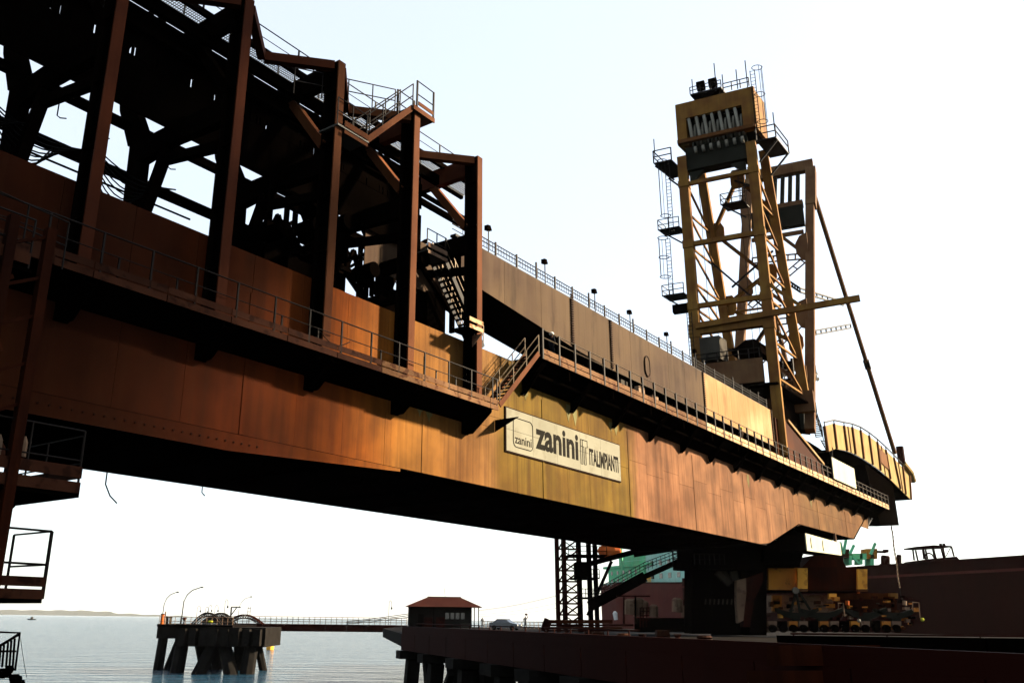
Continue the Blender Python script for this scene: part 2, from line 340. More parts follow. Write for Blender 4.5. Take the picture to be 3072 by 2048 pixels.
# ================================================================ RAILINGS / WALKWAYS / STAIRS
def railing(parent, us, v, zf, zt, m='rail', r=.032, mids=(.5,), bar=.07, end_down=False):
    """straight guard rail along the bridge: posts at us"""
    for u in us: part('rail_post', bx(u - bar / 2, u + bar / 2, v - .03, v + .03, zf, zt), m, parent)
    part('top_rail', MB().tube([B(us[0] - .1, v, zt), B(us[-1] + .1, v, zt)], r, 6), m, parent)
    for q in mids: part('mid_rail', MB().tube([B(us[0], v, zf + (zt - zf) * q), B(us[-1], v, zf + (zt - zf) * q)], r * .7, 5), m, parent)
def guard(parent, pts, h, m='rail', r=.03, posts=True, rows=(.5, 1.0), pr=None):
    """guard rail along any path of floor points"""
    pts = [Vector(p) for p in pts]
    for q in rows: part('top_rail' if q == 1.0 else 'mid_rail', MB().tube([p + Z * h * q for p in pts], r, 5), m, parent)
    if posts:
        for p in pts: part('rail_post', MB().tube([p, p + Z * h], pr or r * 1.15, 5), m, parent)
def path(a, b, n): a = Vector(a); b = Vector(b); return [a + (b - a) * i / n for i in range(n + 1)]
def stair(name, a, b, across, label, n, m='rail', rm='rail_light', h=1.05, parent=None, strm=None, sw=.28):
    """flight from a up to b (floor points of one stringer); 'across' goes to the other stringer"""
    a = Vector(a); b = Vector(b); across = Vector(across)
    t = parent or thing(name, a, label, 'staircase')
    for o in (Vector((0, 0, 0)), across):
        part('stringer', MB().beam(a + o, b + o, .06, sw, across), strm or m, t)
        guard(t, path(a + o, b + o, max(2, n // 4)), h, rm)
    for i in range(n):
        p = a + (b - a) * (i + .5) / n; run = (b - a); run.z = 0; run = run.normalized() * .24
        n_ = across.normalized() * .04
        part('tread', MB().prism([p + n_ - run / 2, p + n_ + run / 2, p + across - n_ + run / 2, p + across - n_ - run / 2], Z * .04), m, t)
    return t
# left walkway (outboard of the portal posts)
lw = thing('lower_walkway', B(12, 24.4, 11.4), 'lower walkway with thin handrails running along the left half of the girder', 'walkway')
u = fu(7); k = 0
while u < 35.2:
    u1 = min(u + MOD / 2, 35.3)
    part('floor_plate', bx(u + .01, u1 - .01, 24.42, 25.98, 11.36, 11.42), 'soffit', lw); 
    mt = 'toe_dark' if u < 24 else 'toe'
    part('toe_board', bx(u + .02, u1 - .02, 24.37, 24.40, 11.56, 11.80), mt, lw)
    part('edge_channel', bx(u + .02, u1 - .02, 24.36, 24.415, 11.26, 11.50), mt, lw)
    u = u1; k += 1
lus = [13.45 + 1.78 * i for i in range(-3, 13)] + [35.2]
railing(lw, lus, 24.40, 11.5, 12.85, 'rail', .028, (.52,), .06)
for u in (14.1, 16.3, 21.0, 22.9, 26.6, 30.4, 31.9): part('rail_post', bx(u - .03, u + .03, 24.45, 24.5, 11.5, 12.25), 'rail', lw)
for k in range(7):
    u = fu(k)
    for du in (-.21, .21):
        part('bracket', MB().prism([B(u + du - .02, 24.45, 11.34), B(u + du - .02, 25.98, 11.34), B(u + du - .02, 25.98, 10.15), B(u + du - .02, 25.6, 10.15), B(u + du - .02, 24.45, 11.1)], uh * .04), 'soffit', lw)
    part('shade_sheet', MB().prism([B(u + .24, 24.5, 11.24), B(u + MOD - .24, 24.5, 11.24), B(u + MOD - .24, 25.97, 10.72), B(u + .24, 25.97, 10.72)], Z * .02), 'soffit', lw) if k else None  # sloped black sheet added in place of the shadow under the walkway
    part('bracket_flange', MB().beam(B(u, 24.5, 11.10), B(u, 25.95, 10.12), .5, .03, uh), 'soffit', lw)
    part('bracket', MB().prism([B(u + MOD / 2, 24.45, 11.34), B(u + MOD / 2, 25.98, 11.34), B(u + MOD / 2, 25.98, 10.7)], uh * .03), 'soffit', lw)
part('chain', MB().tube([B(22.9 + .17 * i, 24.38, 12.1 - .35 * math.sin(math.pi * i / 10)) for i in range(11)], .02, 4), 'rail', lw)
# right walkway (higher)
rw = thing('upper_walkway', B(40, 24.4, 15.2), 'upper walkway with pale two-row toe boards running along the right half of the girder', 'walkway')
RU0, RU1 = 39.6, 121.2
n = 46; st = (RU1 - RU0) / n
for i in range(n):
    u0 = RU0 + st * i; u1 = u0 + st
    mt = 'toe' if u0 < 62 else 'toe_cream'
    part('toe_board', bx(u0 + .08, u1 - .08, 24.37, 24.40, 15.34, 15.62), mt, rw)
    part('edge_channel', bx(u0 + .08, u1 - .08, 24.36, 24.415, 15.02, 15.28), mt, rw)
    part('rail_post', bx(u0 - .06, u0 + .06, 24.33, 24.45, 15.0, 16.75), 'rail', rw)
    if i % 2 == 0: part('floor_plate', bx(u0 + .01, min(u0 + 2 * st, RU1) - .01, 24.42, 27.4, 15.18, 15.24), 'soffit', rw)
part('rail_post', bx(RU1 - .06, RU1 + .06, 24.33, 24.45, 15.0, 16.75), 'rail', rw)
for z in (16.72, 16.25): part('top_rail' if z > 16.5 else 'mid_rail', MB().tube([B(RU0, 24.39, z), B(RU1, 24.39, z)], .03, 5), 'rail_light', rw)
for k in range(-16, 0):
    u = fu(k)
    if u > 116: 
        continue
    part('bracket', MB().prism([B(u, 24.5, 15.17), B(u, 25.98, 15.17), B(u, 25.98, 13.3), B(u, 25.7, 13.3), B(u, 24.5, 14.9)], uh * .05), 'soffit', rw)
    part('bracket_flange', MB().beam(B(u + .02, 24.5, 14.88), B(u + .02, 25.95, 13.25), .45, .03, uh), 'soffit', rw)
    part('shade_sheet', MB().prism([B(u + .06, 24.5, 14.98), B(u + MOD - .01, 24.5, 14.98), B(u + MOD - .01, 25.97, 13.85), B(u + .06, 25.97, 13.85)], Z * .02), 'soffit', rw)  # black sheet added to stand in for the walkway's shadow band
    part('cross_bearer', bx(u + 2.6, u + 2.75, 24.45, 25.2, 14.4, 15.0), 'soffit', rw)
part('under_pipe', MB().tube([B(40, 25.2, 14.35), B(116, 25.2, 14.35)], .12, 8), 'soffit', rw)
part('under_pipe', MB().tube([B(40, 24.8, 14.95), B(116, 24.8, 14.95)], .06, 6), 'soffit', rw)
for u, h in ((49.4, .8), (51.9, .9), (54.0, .7)): part('junction_box', bx(u, u + .9, 24.6, 24.9, 15.26, 15.26 + h), 'tan' if u > 50 else 'grey', rw)
# end struts of girder
es = thing('end_strut_frame', B(117, 26, 13), 'small strut frame bracing the far right end of the girder', 'bracing')
for a, b in (((116.7, 26.2, 12.6), (122, 26.2, 15.0)), ((116.7, 26.2, 14.2), (120, 26.2, 15.0)), ((117.5, 26.2, 13.0), (118.6, 26.2, 15.0)), ((119.3, 26.2, 13.7), (118.8, 26.2, 15.0)), ((116.7, 30, 12.6), (122, 30, 15.0))):
    part('strut', MB().beam(B(*a), B(*b), .16), 'rail', es)
# connecting stair between the two walkways
cs = stair('connecting_stair', B(35.5, 24.45, 11.6), B(39.3, 24.45, 15.25), vh * .9, 'steel stair with bright handrails joining the lower walkway to the upper one above the sign', 14, strm='post')
# ================================================================ PORTAL FRAMES
names = ['rightmost', 'second from the right', 'third from the right, behind the stair head', 'fourth from the right', 'fifth from the right', 'leftmost']
def portal(k):
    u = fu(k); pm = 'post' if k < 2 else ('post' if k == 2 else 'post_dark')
    lab = ['rightmost portal frame, free-standing against the white sky', 'portal frame with a stair platform on top of its post', 'portal frame whose chamfered top stands against the sky left of the stair', 'portal frame cut off by the picture top, second orange post from the left',
           'wide leftmost portal frame with the broadest orange post', 'portal frame at the left edge, only its far leg in view', 'portal frame beyond the left edge of the picture'][k]
    t = thing('portal_frame', B(u, 25.5, 11.4), lab, 'portal frame', 'portal frames standing on the girder')
    zt = 25.35; h = .21
    part('post', bx(u - h, u + h, 25.05, 25.12, 11.5, zt), pm, t)
    part('post_web', bx(u - .03, u + .03, 25.122, 25.85, 11.5, zt - .003), 'soffit', t); part('back_flange', bx(u - h, u + h, 25.852, 25.93, 11.5, zt - .003), 'dark', t)  # web and back flange coloured near-black for the shade on the post sides
    part('post_cap', bx(u - h, u + h, 25.05, 25.93, zt + .002, zt + .04), pm, t)
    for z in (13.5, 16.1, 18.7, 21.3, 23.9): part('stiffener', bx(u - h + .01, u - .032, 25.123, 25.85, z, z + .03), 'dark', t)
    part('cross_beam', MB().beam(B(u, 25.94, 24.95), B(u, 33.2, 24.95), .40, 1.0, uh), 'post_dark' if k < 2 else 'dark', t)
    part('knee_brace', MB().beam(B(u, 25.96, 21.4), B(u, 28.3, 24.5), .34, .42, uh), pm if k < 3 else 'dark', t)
    def Q(v, z): return B(u, v, z)
    part('far_post', MB().prism([B(u - h, v, z) for v, z in ((31.1, 15.02), (32.15, 15.02), (32.35, 21.0), (31.3, 21.0))], uh * 2 * h), 'dark', t)
    part('far_arm', MB().prism([B(u - h, v, z) for v, z in ((31.2, 21.02), (32.5, 21.02), (33.6, 23.2), (33.9, 24.4), (32.9, 24.4), (32.6, 23.4))], uh * 2 * h), 'dark', t)
    part('far_beam', MB().prism([B(u - h, v, z) for v, z in ((31.28, 19.9), (31.28, 21.0), (29.6, 21.0), (25.94, 20.9), (25.94, 19.9), (29.2, 20.1))], uh * 2 * h), 'dark', t)
    part('fork_brace', MB().beam(Q(31.0, 17.0), Q(29.7, 20.0), 2 * h, .38, uh), 'dark', t)
    part('far_beam', MB().beam(Q(25.96, 18.9), Q(29.6, 19.5), .3, .4, uh), 'dark', t)
    if k < 6:                                     # plan bracing to the longitudinal beam
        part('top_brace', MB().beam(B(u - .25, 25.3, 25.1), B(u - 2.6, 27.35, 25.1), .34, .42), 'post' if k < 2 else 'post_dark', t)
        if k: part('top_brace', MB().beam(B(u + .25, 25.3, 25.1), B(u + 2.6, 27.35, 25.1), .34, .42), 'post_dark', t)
    return t
for k in range(7): portal(k)
# upper inner walkway with mesh
uw = thing('high_mesh_walkway', B(10, 28, 25.4), 'high walkway of steel mesh with handrails running through the tops of the portal frames', 'walkway')
part('edge_beam', bx(-8, 38, 27.35, 27.55, 25.35, 25.62), 'dark', uw); part('edge_beam', bx(-8, 38, 28.75, 28.95, 25.35, 25.62), 'dark', uw)
mg = MB()
for i in range(int(46 / .11)):
    u = -8 + i * .11; mg.box(u, u + .022, 27.55, 28.75, 25.5, 25.53)
for i in range(8): mg.box(-8, 38, 27.62 + i * .15, 27.64 + i * .15, 25.47, 25.497)
part('mesh_floor', mg, 'grating', uw, kind='stuff')
hus = [-6 + 2.67 * i for i in range(17)]
railing(uw, hus, 28.85, 25.62, 26.7, 'rail', .028); railing(uw, hus, 27.45, 25.62, 26.7, 'rail', .028)
# stair head over the second frame
sh = thing('stair_head', B(28.5, 25.2, 25.5), 'stair and railed landing perched on top of the second portal post against the sky', 'staircase')
part('landing', bx(28.75, 30.4, 24.9, 26.2, 25.42, 25.5), 'grating', sh)
for v in (24.9, 26.2):
    part('landing_edge', bx(28.75, 30.4, v - .03, v + .03, 25.36, 25.62), 'post', sh)
    guard(sh, [B(29.0, v, 25.6), B(30.3, v, 25.6)], 1.5, 'rail', .03, pr=.06)
part('toe_board', bx(29.1, 30.3, 24.86, 24.9, 25.75, 25.95), 'post', sh)
stair('', B(25.6, 25.0, 22.1), B(28.8, 25.0, 25.5), vh * .85, '', 14, parent=sh, rm='rail', h=1.35, strm='post')
part('landing', bx(23.7, 25.7, 24.9, 26.1, 22.0, 22.08), 'grating', sh)
part('toe_board', bx(24.1, 25.6, 24.86, 24.9, 22.1, 22.38), 'post', sh); part('landing_edge', bx(24.1, 25.6, 24.86, 24.9, 21.75, 21.92), 'post', sh)
guard(sh, path(B(23.7, 24.95, 22.1), B(25.6, 24.95, 22.1), 2), 1.3, 'rail', .028); guard(sh, path(B(22.0, 26.0, 23.1), B(28.7, 26.1, 25.6), 4), 1.3, 'rail', .028)
# stair behind the first frame
s2 = thing('inner_stair', B(33, 27.5, 17), 'dark inner stair seen between the two rightmost portal posts, descending to the right', 'staircase')
part('landing', bx(32.4, 34.1, 26.8, 28.0, 19.55, 19.62), 'grating', s2); part('toe_board', bx(32.4, 34.0, 26.75, 26.79, 19.75, 20.0), 'tan', s2); part('landing_edge', bx(32.4, 34.0, 26.75, 26.79, 19.4, 19.58), 'tan', s2)
stair('', B(37.5, 26.9, 15.6), B(34.0, 26.9, 19.6), vh * .9, '', 16, parent=s2, rm='rail_light', h=1.2)
guard(s2, path(B(32.4, 26.85, 19.6), B(34.0, 26.85, 19.6), 2), 1.2, 'rail')
ls = thing('lower_landing', B(36.0, 24.9, 15.5), 'small bracketed landing with pale toe boards against the rightmost portal post', 'platform')
part('floor_plate', bx(33.2, 34.35, 24.7, 25.9, 15.2, 15.26), 'soffit', ls); part('toe_board', bx(33.2, 34.35, 24.64, 24.68, 15.5, 15.72), 'toe_cream', ls); part('edge_channel', bx(33.2, 34.35, 24.64, 24.68, 15.14, 15.34), 'toe_cream', ls)
part('bracket', MB().prism([B(34.3, 24.7, 15.1), B(34.3, 25.3, 15.1), B(34.3, 25.3, 14.5)], uh * .05), 'tan', ls)
# ================================================================ GALLERY (conveyor housing)
ga = thing('conveyor_gallery', B(60, 27.5, 18.5), 'long plated conveyor gallery above the girder, brown at left and cream near the tower', 'conveyor gallery')
GT, GV0, GV1 = 21.85, 27.5, 31.2
seams = [36.2, 40.5, 44.6, 48.4, 53.9, 57.0, 60.2, 63.6, 66.8, 70.7, 73.8, 77.2, 80.4, 83.6, 86.6, 88.6]
def gbot(u): return 19.5 - .085 * (u - 36) if u < 52 else 18.15
part('core', MB().prism([B(u, GV0 + .05, z) for u, z in ((36.2, gbot(36.2) + .03), (52, gbot(51.9) + .03), (88.5, 18.2), (88.5, GT - .03), (36.2, GT - .03))], vh * (GV1 - GV0)), 'dark', ga)
for a, b in zip(seams, seams[1:]):
    q = [B(a + .012, GV0, gbot(a)), B(b - .012, GV0, gbot(b)), B(b - .012, GV0, GT), B(a + .012, GV0, GT)]
    part('side_plate', MB().prism(q, vh * (.03 + random.uniform(0, .012))), 'gal' if b < 71 else 'gal_light', ga)
for u in (48.4, 53.9, 70.7, 88.3):
    rb = MB()
    for i in range(22): rb.box(u - .16, u + .16, GV0 - .10, GV0 - .005, gbot(u) + .15 + i * .165, gbot(u) + .22 + i * .165)
    rb.box(u - .03, u + .03, GV0 - .06, GV0 - .004, gbot(u), GT)
    part('ribbed_joint', rb, 'seam', ga)
ho = [B(59.6, GV0 - .06, 19.75) + uh * (math.cos(t) * .42) + Z * (math.sin(t) * .62 + (.18 if math.sin(t) > 0 else -.18)) for t in [i * math.pi / 10 for i in range(20)]]
part('hatch_cover', MB().prism(ho, vh * .055), 'gal', ga, 'oval hatch cover'); 
part('hatch_rim', MB().tube(ho + ho[:1], .045, 5), 'seam', ga)
for i in range(23):
    u = 38 + i * 2.3; part('rail_post', bx(u - .05, u + .05, 27.95, 28.05, GT, 23.15 if i % 3 else 23.4), 'rail', ga)
for z in (23.0, 22.75, 22.45): part('top_rail' if z > 22.9 else 'mid_rail', MB().tube([B(36, 28, z), B(89, 28, z)], .025 if z < 22.6 else .035, 5), 'rail', ga)
ml = MB()
for i in range(170): ml.box(37 + i * .3, 37.02 + i * .3, 28.0, 28.03, 22.45, 23.0)
part('rail_mesh', ml, 'rail', ga, kind='stuff')
part('roof_edge', bx(36.2, 88.6, 27.9, 28.3, 22.05, 22.2), 'rail', ga); 
# continuation to the left: housing inside the portals, its shade put into a black colour
dh = thing('dark_conveyor_housing', B(15, 29, 20), 'conveyor housing coloured black for shade, running inside the portal frames at left', 'conveyor housing')
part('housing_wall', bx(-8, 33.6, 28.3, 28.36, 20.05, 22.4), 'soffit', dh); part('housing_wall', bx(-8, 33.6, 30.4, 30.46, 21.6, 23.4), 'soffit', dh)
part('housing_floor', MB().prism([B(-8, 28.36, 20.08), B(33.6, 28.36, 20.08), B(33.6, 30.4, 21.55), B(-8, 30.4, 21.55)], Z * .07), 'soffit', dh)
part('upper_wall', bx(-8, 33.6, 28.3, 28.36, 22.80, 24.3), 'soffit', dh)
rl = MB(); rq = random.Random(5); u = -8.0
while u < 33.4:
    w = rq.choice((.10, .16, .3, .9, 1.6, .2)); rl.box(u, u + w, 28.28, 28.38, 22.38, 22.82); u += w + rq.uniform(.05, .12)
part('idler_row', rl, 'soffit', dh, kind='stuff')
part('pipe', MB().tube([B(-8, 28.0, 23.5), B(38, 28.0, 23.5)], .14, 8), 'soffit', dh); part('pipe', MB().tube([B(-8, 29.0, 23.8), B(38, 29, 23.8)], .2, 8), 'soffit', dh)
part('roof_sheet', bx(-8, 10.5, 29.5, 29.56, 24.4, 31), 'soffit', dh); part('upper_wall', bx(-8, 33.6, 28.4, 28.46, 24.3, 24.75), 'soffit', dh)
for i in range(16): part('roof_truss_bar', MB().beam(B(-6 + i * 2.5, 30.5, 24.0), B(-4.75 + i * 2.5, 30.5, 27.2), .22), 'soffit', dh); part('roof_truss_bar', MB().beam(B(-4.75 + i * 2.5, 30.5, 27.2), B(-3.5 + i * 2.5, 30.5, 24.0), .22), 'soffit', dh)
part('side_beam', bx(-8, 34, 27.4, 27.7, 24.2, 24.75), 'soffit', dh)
# far long beams and truss wall
tr = thing('far_truss', B(15, 33, 15), 'dark lattice truss on the far side of the portal frames, bright sky between its bars', 'truss')
for z, h_ in ((19.45, .42), (21.9, .4), (23.4, .3)): part('chord', bx(-8, 38, 32.55, 32.85, z, z + h_), 'dark', tr)
part('thin_rail', MB().tube([B(-8, 32.6, 18.9), B(22, 32.6, 18.9)], .05, 5), 'dark', tr)
for i in range(7):
    u = 26.2 + i * 1.9
    for a, b in (((u, 18.2), (u + 1.33, 21.4)), ((u + 1.33, 21.4), (u + 2.67, 18.2)), ((u + .6, 17.2), (u + .6, 22.5)), ((u, 20.6), (u + 2.67, 18.4)), ((u + 1.9, 17.2), (u + 1.9, 22.5))):
        part('lattice_bar', MB().beam(B(a[0], 33.0, a[1]), B(b[0], 33.0, b[1]), .22, .22, uh), 'dark', tr)
inn = thing('inner_machinery', B(27, 29, 16), 'black tangle of conveyor drives, girders and chutes inside the portal frames', 'machinery')
rnd = random.Random(3)
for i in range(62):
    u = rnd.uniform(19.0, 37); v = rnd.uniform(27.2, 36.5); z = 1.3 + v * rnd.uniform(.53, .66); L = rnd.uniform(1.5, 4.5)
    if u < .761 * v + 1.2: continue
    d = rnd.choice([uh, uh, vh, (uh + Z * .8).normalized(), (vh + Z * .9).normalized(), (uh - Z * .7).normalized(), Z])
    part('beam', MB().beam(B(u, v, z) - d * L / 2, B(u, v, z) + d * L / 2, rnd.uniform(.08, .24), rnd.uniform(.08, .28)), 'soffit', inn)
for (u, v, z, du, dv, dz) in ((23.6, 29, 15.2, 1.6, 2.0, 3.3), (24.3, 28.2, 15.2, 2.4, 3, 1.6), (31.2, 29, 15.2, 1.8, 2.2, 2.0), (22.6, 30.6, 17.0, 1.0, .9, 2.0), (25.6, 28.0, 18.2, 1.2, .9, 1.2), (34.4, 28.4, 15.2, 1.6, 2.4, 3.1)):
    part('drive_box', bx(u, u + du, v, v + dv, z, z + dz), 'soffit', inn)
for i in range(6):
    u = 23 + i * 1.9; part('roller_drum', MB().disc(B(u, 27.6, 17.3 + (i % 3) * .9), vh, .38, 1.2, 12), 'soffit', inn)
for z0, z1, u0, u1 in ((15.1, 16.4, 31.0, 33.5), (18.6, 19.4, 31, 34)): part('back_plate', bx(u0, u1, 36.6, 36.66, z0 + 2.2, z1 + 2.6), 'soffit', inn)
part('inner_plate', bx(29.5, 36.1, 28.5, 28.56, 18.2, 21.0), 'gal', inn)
# drooping cables between the far posts
for k, uc in enumerate((fu(3) - .4, fu(4) + .8, fu(4) - 1.6)):
    cb = thing('cable_bundle', B(uc, 30, 15.4), ['bundle of drooping black cables right of the far middle portal leg', 'fan of black cables hanging behind the second orange post', 'few thin cables drooping at the left edge of the frames'][k], 'cables', 'festooned cables in the portal frames')
    for j in range(9):
        a = B(uc - 2.0, 31.0 + j * .08, 19.4 - j * .03); b = B(uc + 1.6 - j * .12, 30.6 + j * .1, 18.9)
        part('cable', MB().tube([a + (b - a) * (i / 10) - Z * math.sin(math.pi * i / 10) * (.45 + j * .16) for i in range(11)], .035, 4), 'cable', cb)
for k, (u, v) in enumerate(((20.6, 32.7), (15.2, 32.7), (17.2, 32.7))):
    solo('hook_lamp', MB().tube([B(u, v, 21.9), B(u, v, 21.05), B(u + .15, v, 21.0), B(u + .4, v, 21.1)], .03, 5), 'dark', ['small hooked lamp bracket under the housing, right of the middle', 'small hooked lamp bracket under the housing, leftmost', 'small hooked lamp bracket under the housing, in the middle'][k], 'lamp bracket', 'lamp brackets under the housing')
# ================================================================ SHADE TOWER (added out of view to shade the left half of the girder)
xt = thing('shade_tower', Vector((60, 33, 0)), 'tall slatted tower added out of view at right to shade the girder', 'shade tower')
tx, ty = Vector((.17, -.985, 0)), Vector((.985, .17, 0)); t0 = Vector((53, 47, 0))
def tw(a0, a1, b0, b1, z0, z1): return MB().hexa([t0 + tx * a + ty * b + Z * z for z in (z0, z1) for a, b in ((a0, b0), (a1, b0), (a1, b1), (a0, b1))])
a = 0.0
while a < 29:                                    # slats added to block sun, denser away from the corner for a soft fade
    cov = min(.985, .42 + a * .07); part('shade_slat', tw(a, a + 1.0 * cov, 0, .15, 4, 62), 'hull', xt); a += 1.0
for z in range(4, 62, 6): part('slat_rail', tw(0, 29, .16, .3, z, z + .3), 'dark', xt)
for a in (0.2, 9, 18, 28):
    for b in (.4, 11): part('leg', tw(a, a + .6, b, b + .6, -9, 62), 'dark', xt)
for z in (20, 36, 52): part('floor', tw(0, 29, .4, 11.6, z, z + .25), 'dark', xt)
part('roof', tw(-.6, 29.6, -.6, 12.6, 62.01, 62.6), 'dark', xt)
# ================================================================ SIGNS
sg = thing('name_sign', B(44.8, 25.85, 9.9), 'long cream sign board with two company names fixed to the girder', 'sign')
A0, A1, Z0, Z1 = 38.25, 51.35, 9.88, 12.22
part('backing', bx(A0 - .06, A1 + .06, 25.93, 25.985, Z0 - .06, Z1 + .06), 'seam', sg)
cols = 5
for i in range(cols):
    for j in range(2):
        a = A0 + (A1 - A0) * i / cols; b = A0 + (A1 - A0) * (i + 1) / cols; zz0 = Z0 + (Z1 - Z0) * j / 2; zz1 = zz0 + (Z1 - Z0) / 2
        part('sheet', bx(a + .008, b - .008, 25.905, 25.93, zz0 + .008, zz1 - .008), 'sign', sg)
def text(s, u0, u1, z0, z1, parent, bold=0.0, m='ink', vv=25.902):
    cu = bpy.data.curves.new('lettering', 'FONT'); cu.body = s; cu.size = 1; cu.offset = bold; cu.extrude = .006; cu.resolution_u = 3
    o = bpy.data.objects.new('tmp', cu); COL.objects.link(o); bpy.context.view_layer.update()
    me = bpy.data.meshes.new_from_object(o.evaluated_get(bpy.context.evaluated_depsgraph_get())); bpy.data.objects.remove(o)
    xs = [v.co.x for v in me.vertices]; ys = [v.co.y for v in me.vertices]; x0, x1, y0, y1 = min(xs), max(xs), min(ys), max(ys)
    off = root_of(parent).location
    for v in me.vertices:
        p = B(u0 + (v.co.x - x0) / (x1 - x0) * (u1 - u0), vv - v.co.z, z0 + (v.co.y - y0) / (y1 - y0) * (z1 - z0)); v.co = p - off
    me.materials.clear(); me.materials.append(M[m]); n_ = bpy.data.objects.new('lettering', me); COL.objects.link(n_); n_.parent = parent; return n_
text('zanini', 41.15, 45.92, 10.42, 11.98, sg, .03)
text('ITALIMPIANTI', 47.25, 51.05, 10.38, 11.40, sg, .028)
text('zanini', 39.05, 40.72, 10.40, 10.86, sg, .008)
def frame_line(pts, r=.022):
    part('emblem_line', MB().tube([B(u, 25.895, z) for u, z in pts], r, 4), 'ink', sg)
rr = []
for cu_, cz, a in ((40.55, 11.5, 0), (39.2, 11.5, 90), (39.2, 10.5, 180), (40.55, 10.5, 270)):
    for i in range(5):
        t = R(a + i * 22.5); rr.append((cu_ + math.cos(t) * .3, cz + math.sin(t) * .3))
frame_line(rr + rr[:1])
frame_line([(46.2, 11.78), (47.02, 11.78), (47.02, 11.38), (46.82, 11.38), (46.82, 10.3), (46.6, 10.3), (46.6, 11.38), (46.2, 11.38), (46.2, 11.78)])
frame_line([(46.2, 11.38), (46.2, 10.3), (46.42, 10.3), (46.42, 11.78)])
ws = thing('blank_sign', B(100, 24.2, 15.7), 'blank white sign board on the railing at the right end of the upper walkway', 'sign')
part('board', bx(96.3, 105.2, 24.2, 24.28, 15.7, 17.95), 'sign_white', ws)
for u in (97.5, 104): part('bracket', bx(u, u + .12, 24.285, 24.35, 15.5, 17.7), 'rail', ws)
hb = thing('white_drum_housing', B(103, 28, 8.6), 'bright white housing hung under the stepped right end of the girder', 'housing')
part('panel', MB().prism([B(89.4, 25.7, 8.0), B(101.6, 25.7, 8.3), B(101.6, 25.7, 9.6), B(89.4, 25.7, 9.65)], vh * .1), 'sign_white', hb)
for u in (91.0, 95.0): part('curved_handle', MB().tube([B(u + .25 * math.cos(t) * -1, 25.66, 8.85 + .55 * math.sin(t)) for t in [R(-70 + i * 14) for i in range(11)]], .035, 4), 'grey', hb)
part('box_body', MB().prism([B(89.4, 25.81, 8.05), B(101.6, 25.81, 8.35), B(101.6, 25.81, 9.55), B(89.4, 25.81, 9.6)], vh * 2.5), 'dark', hb)
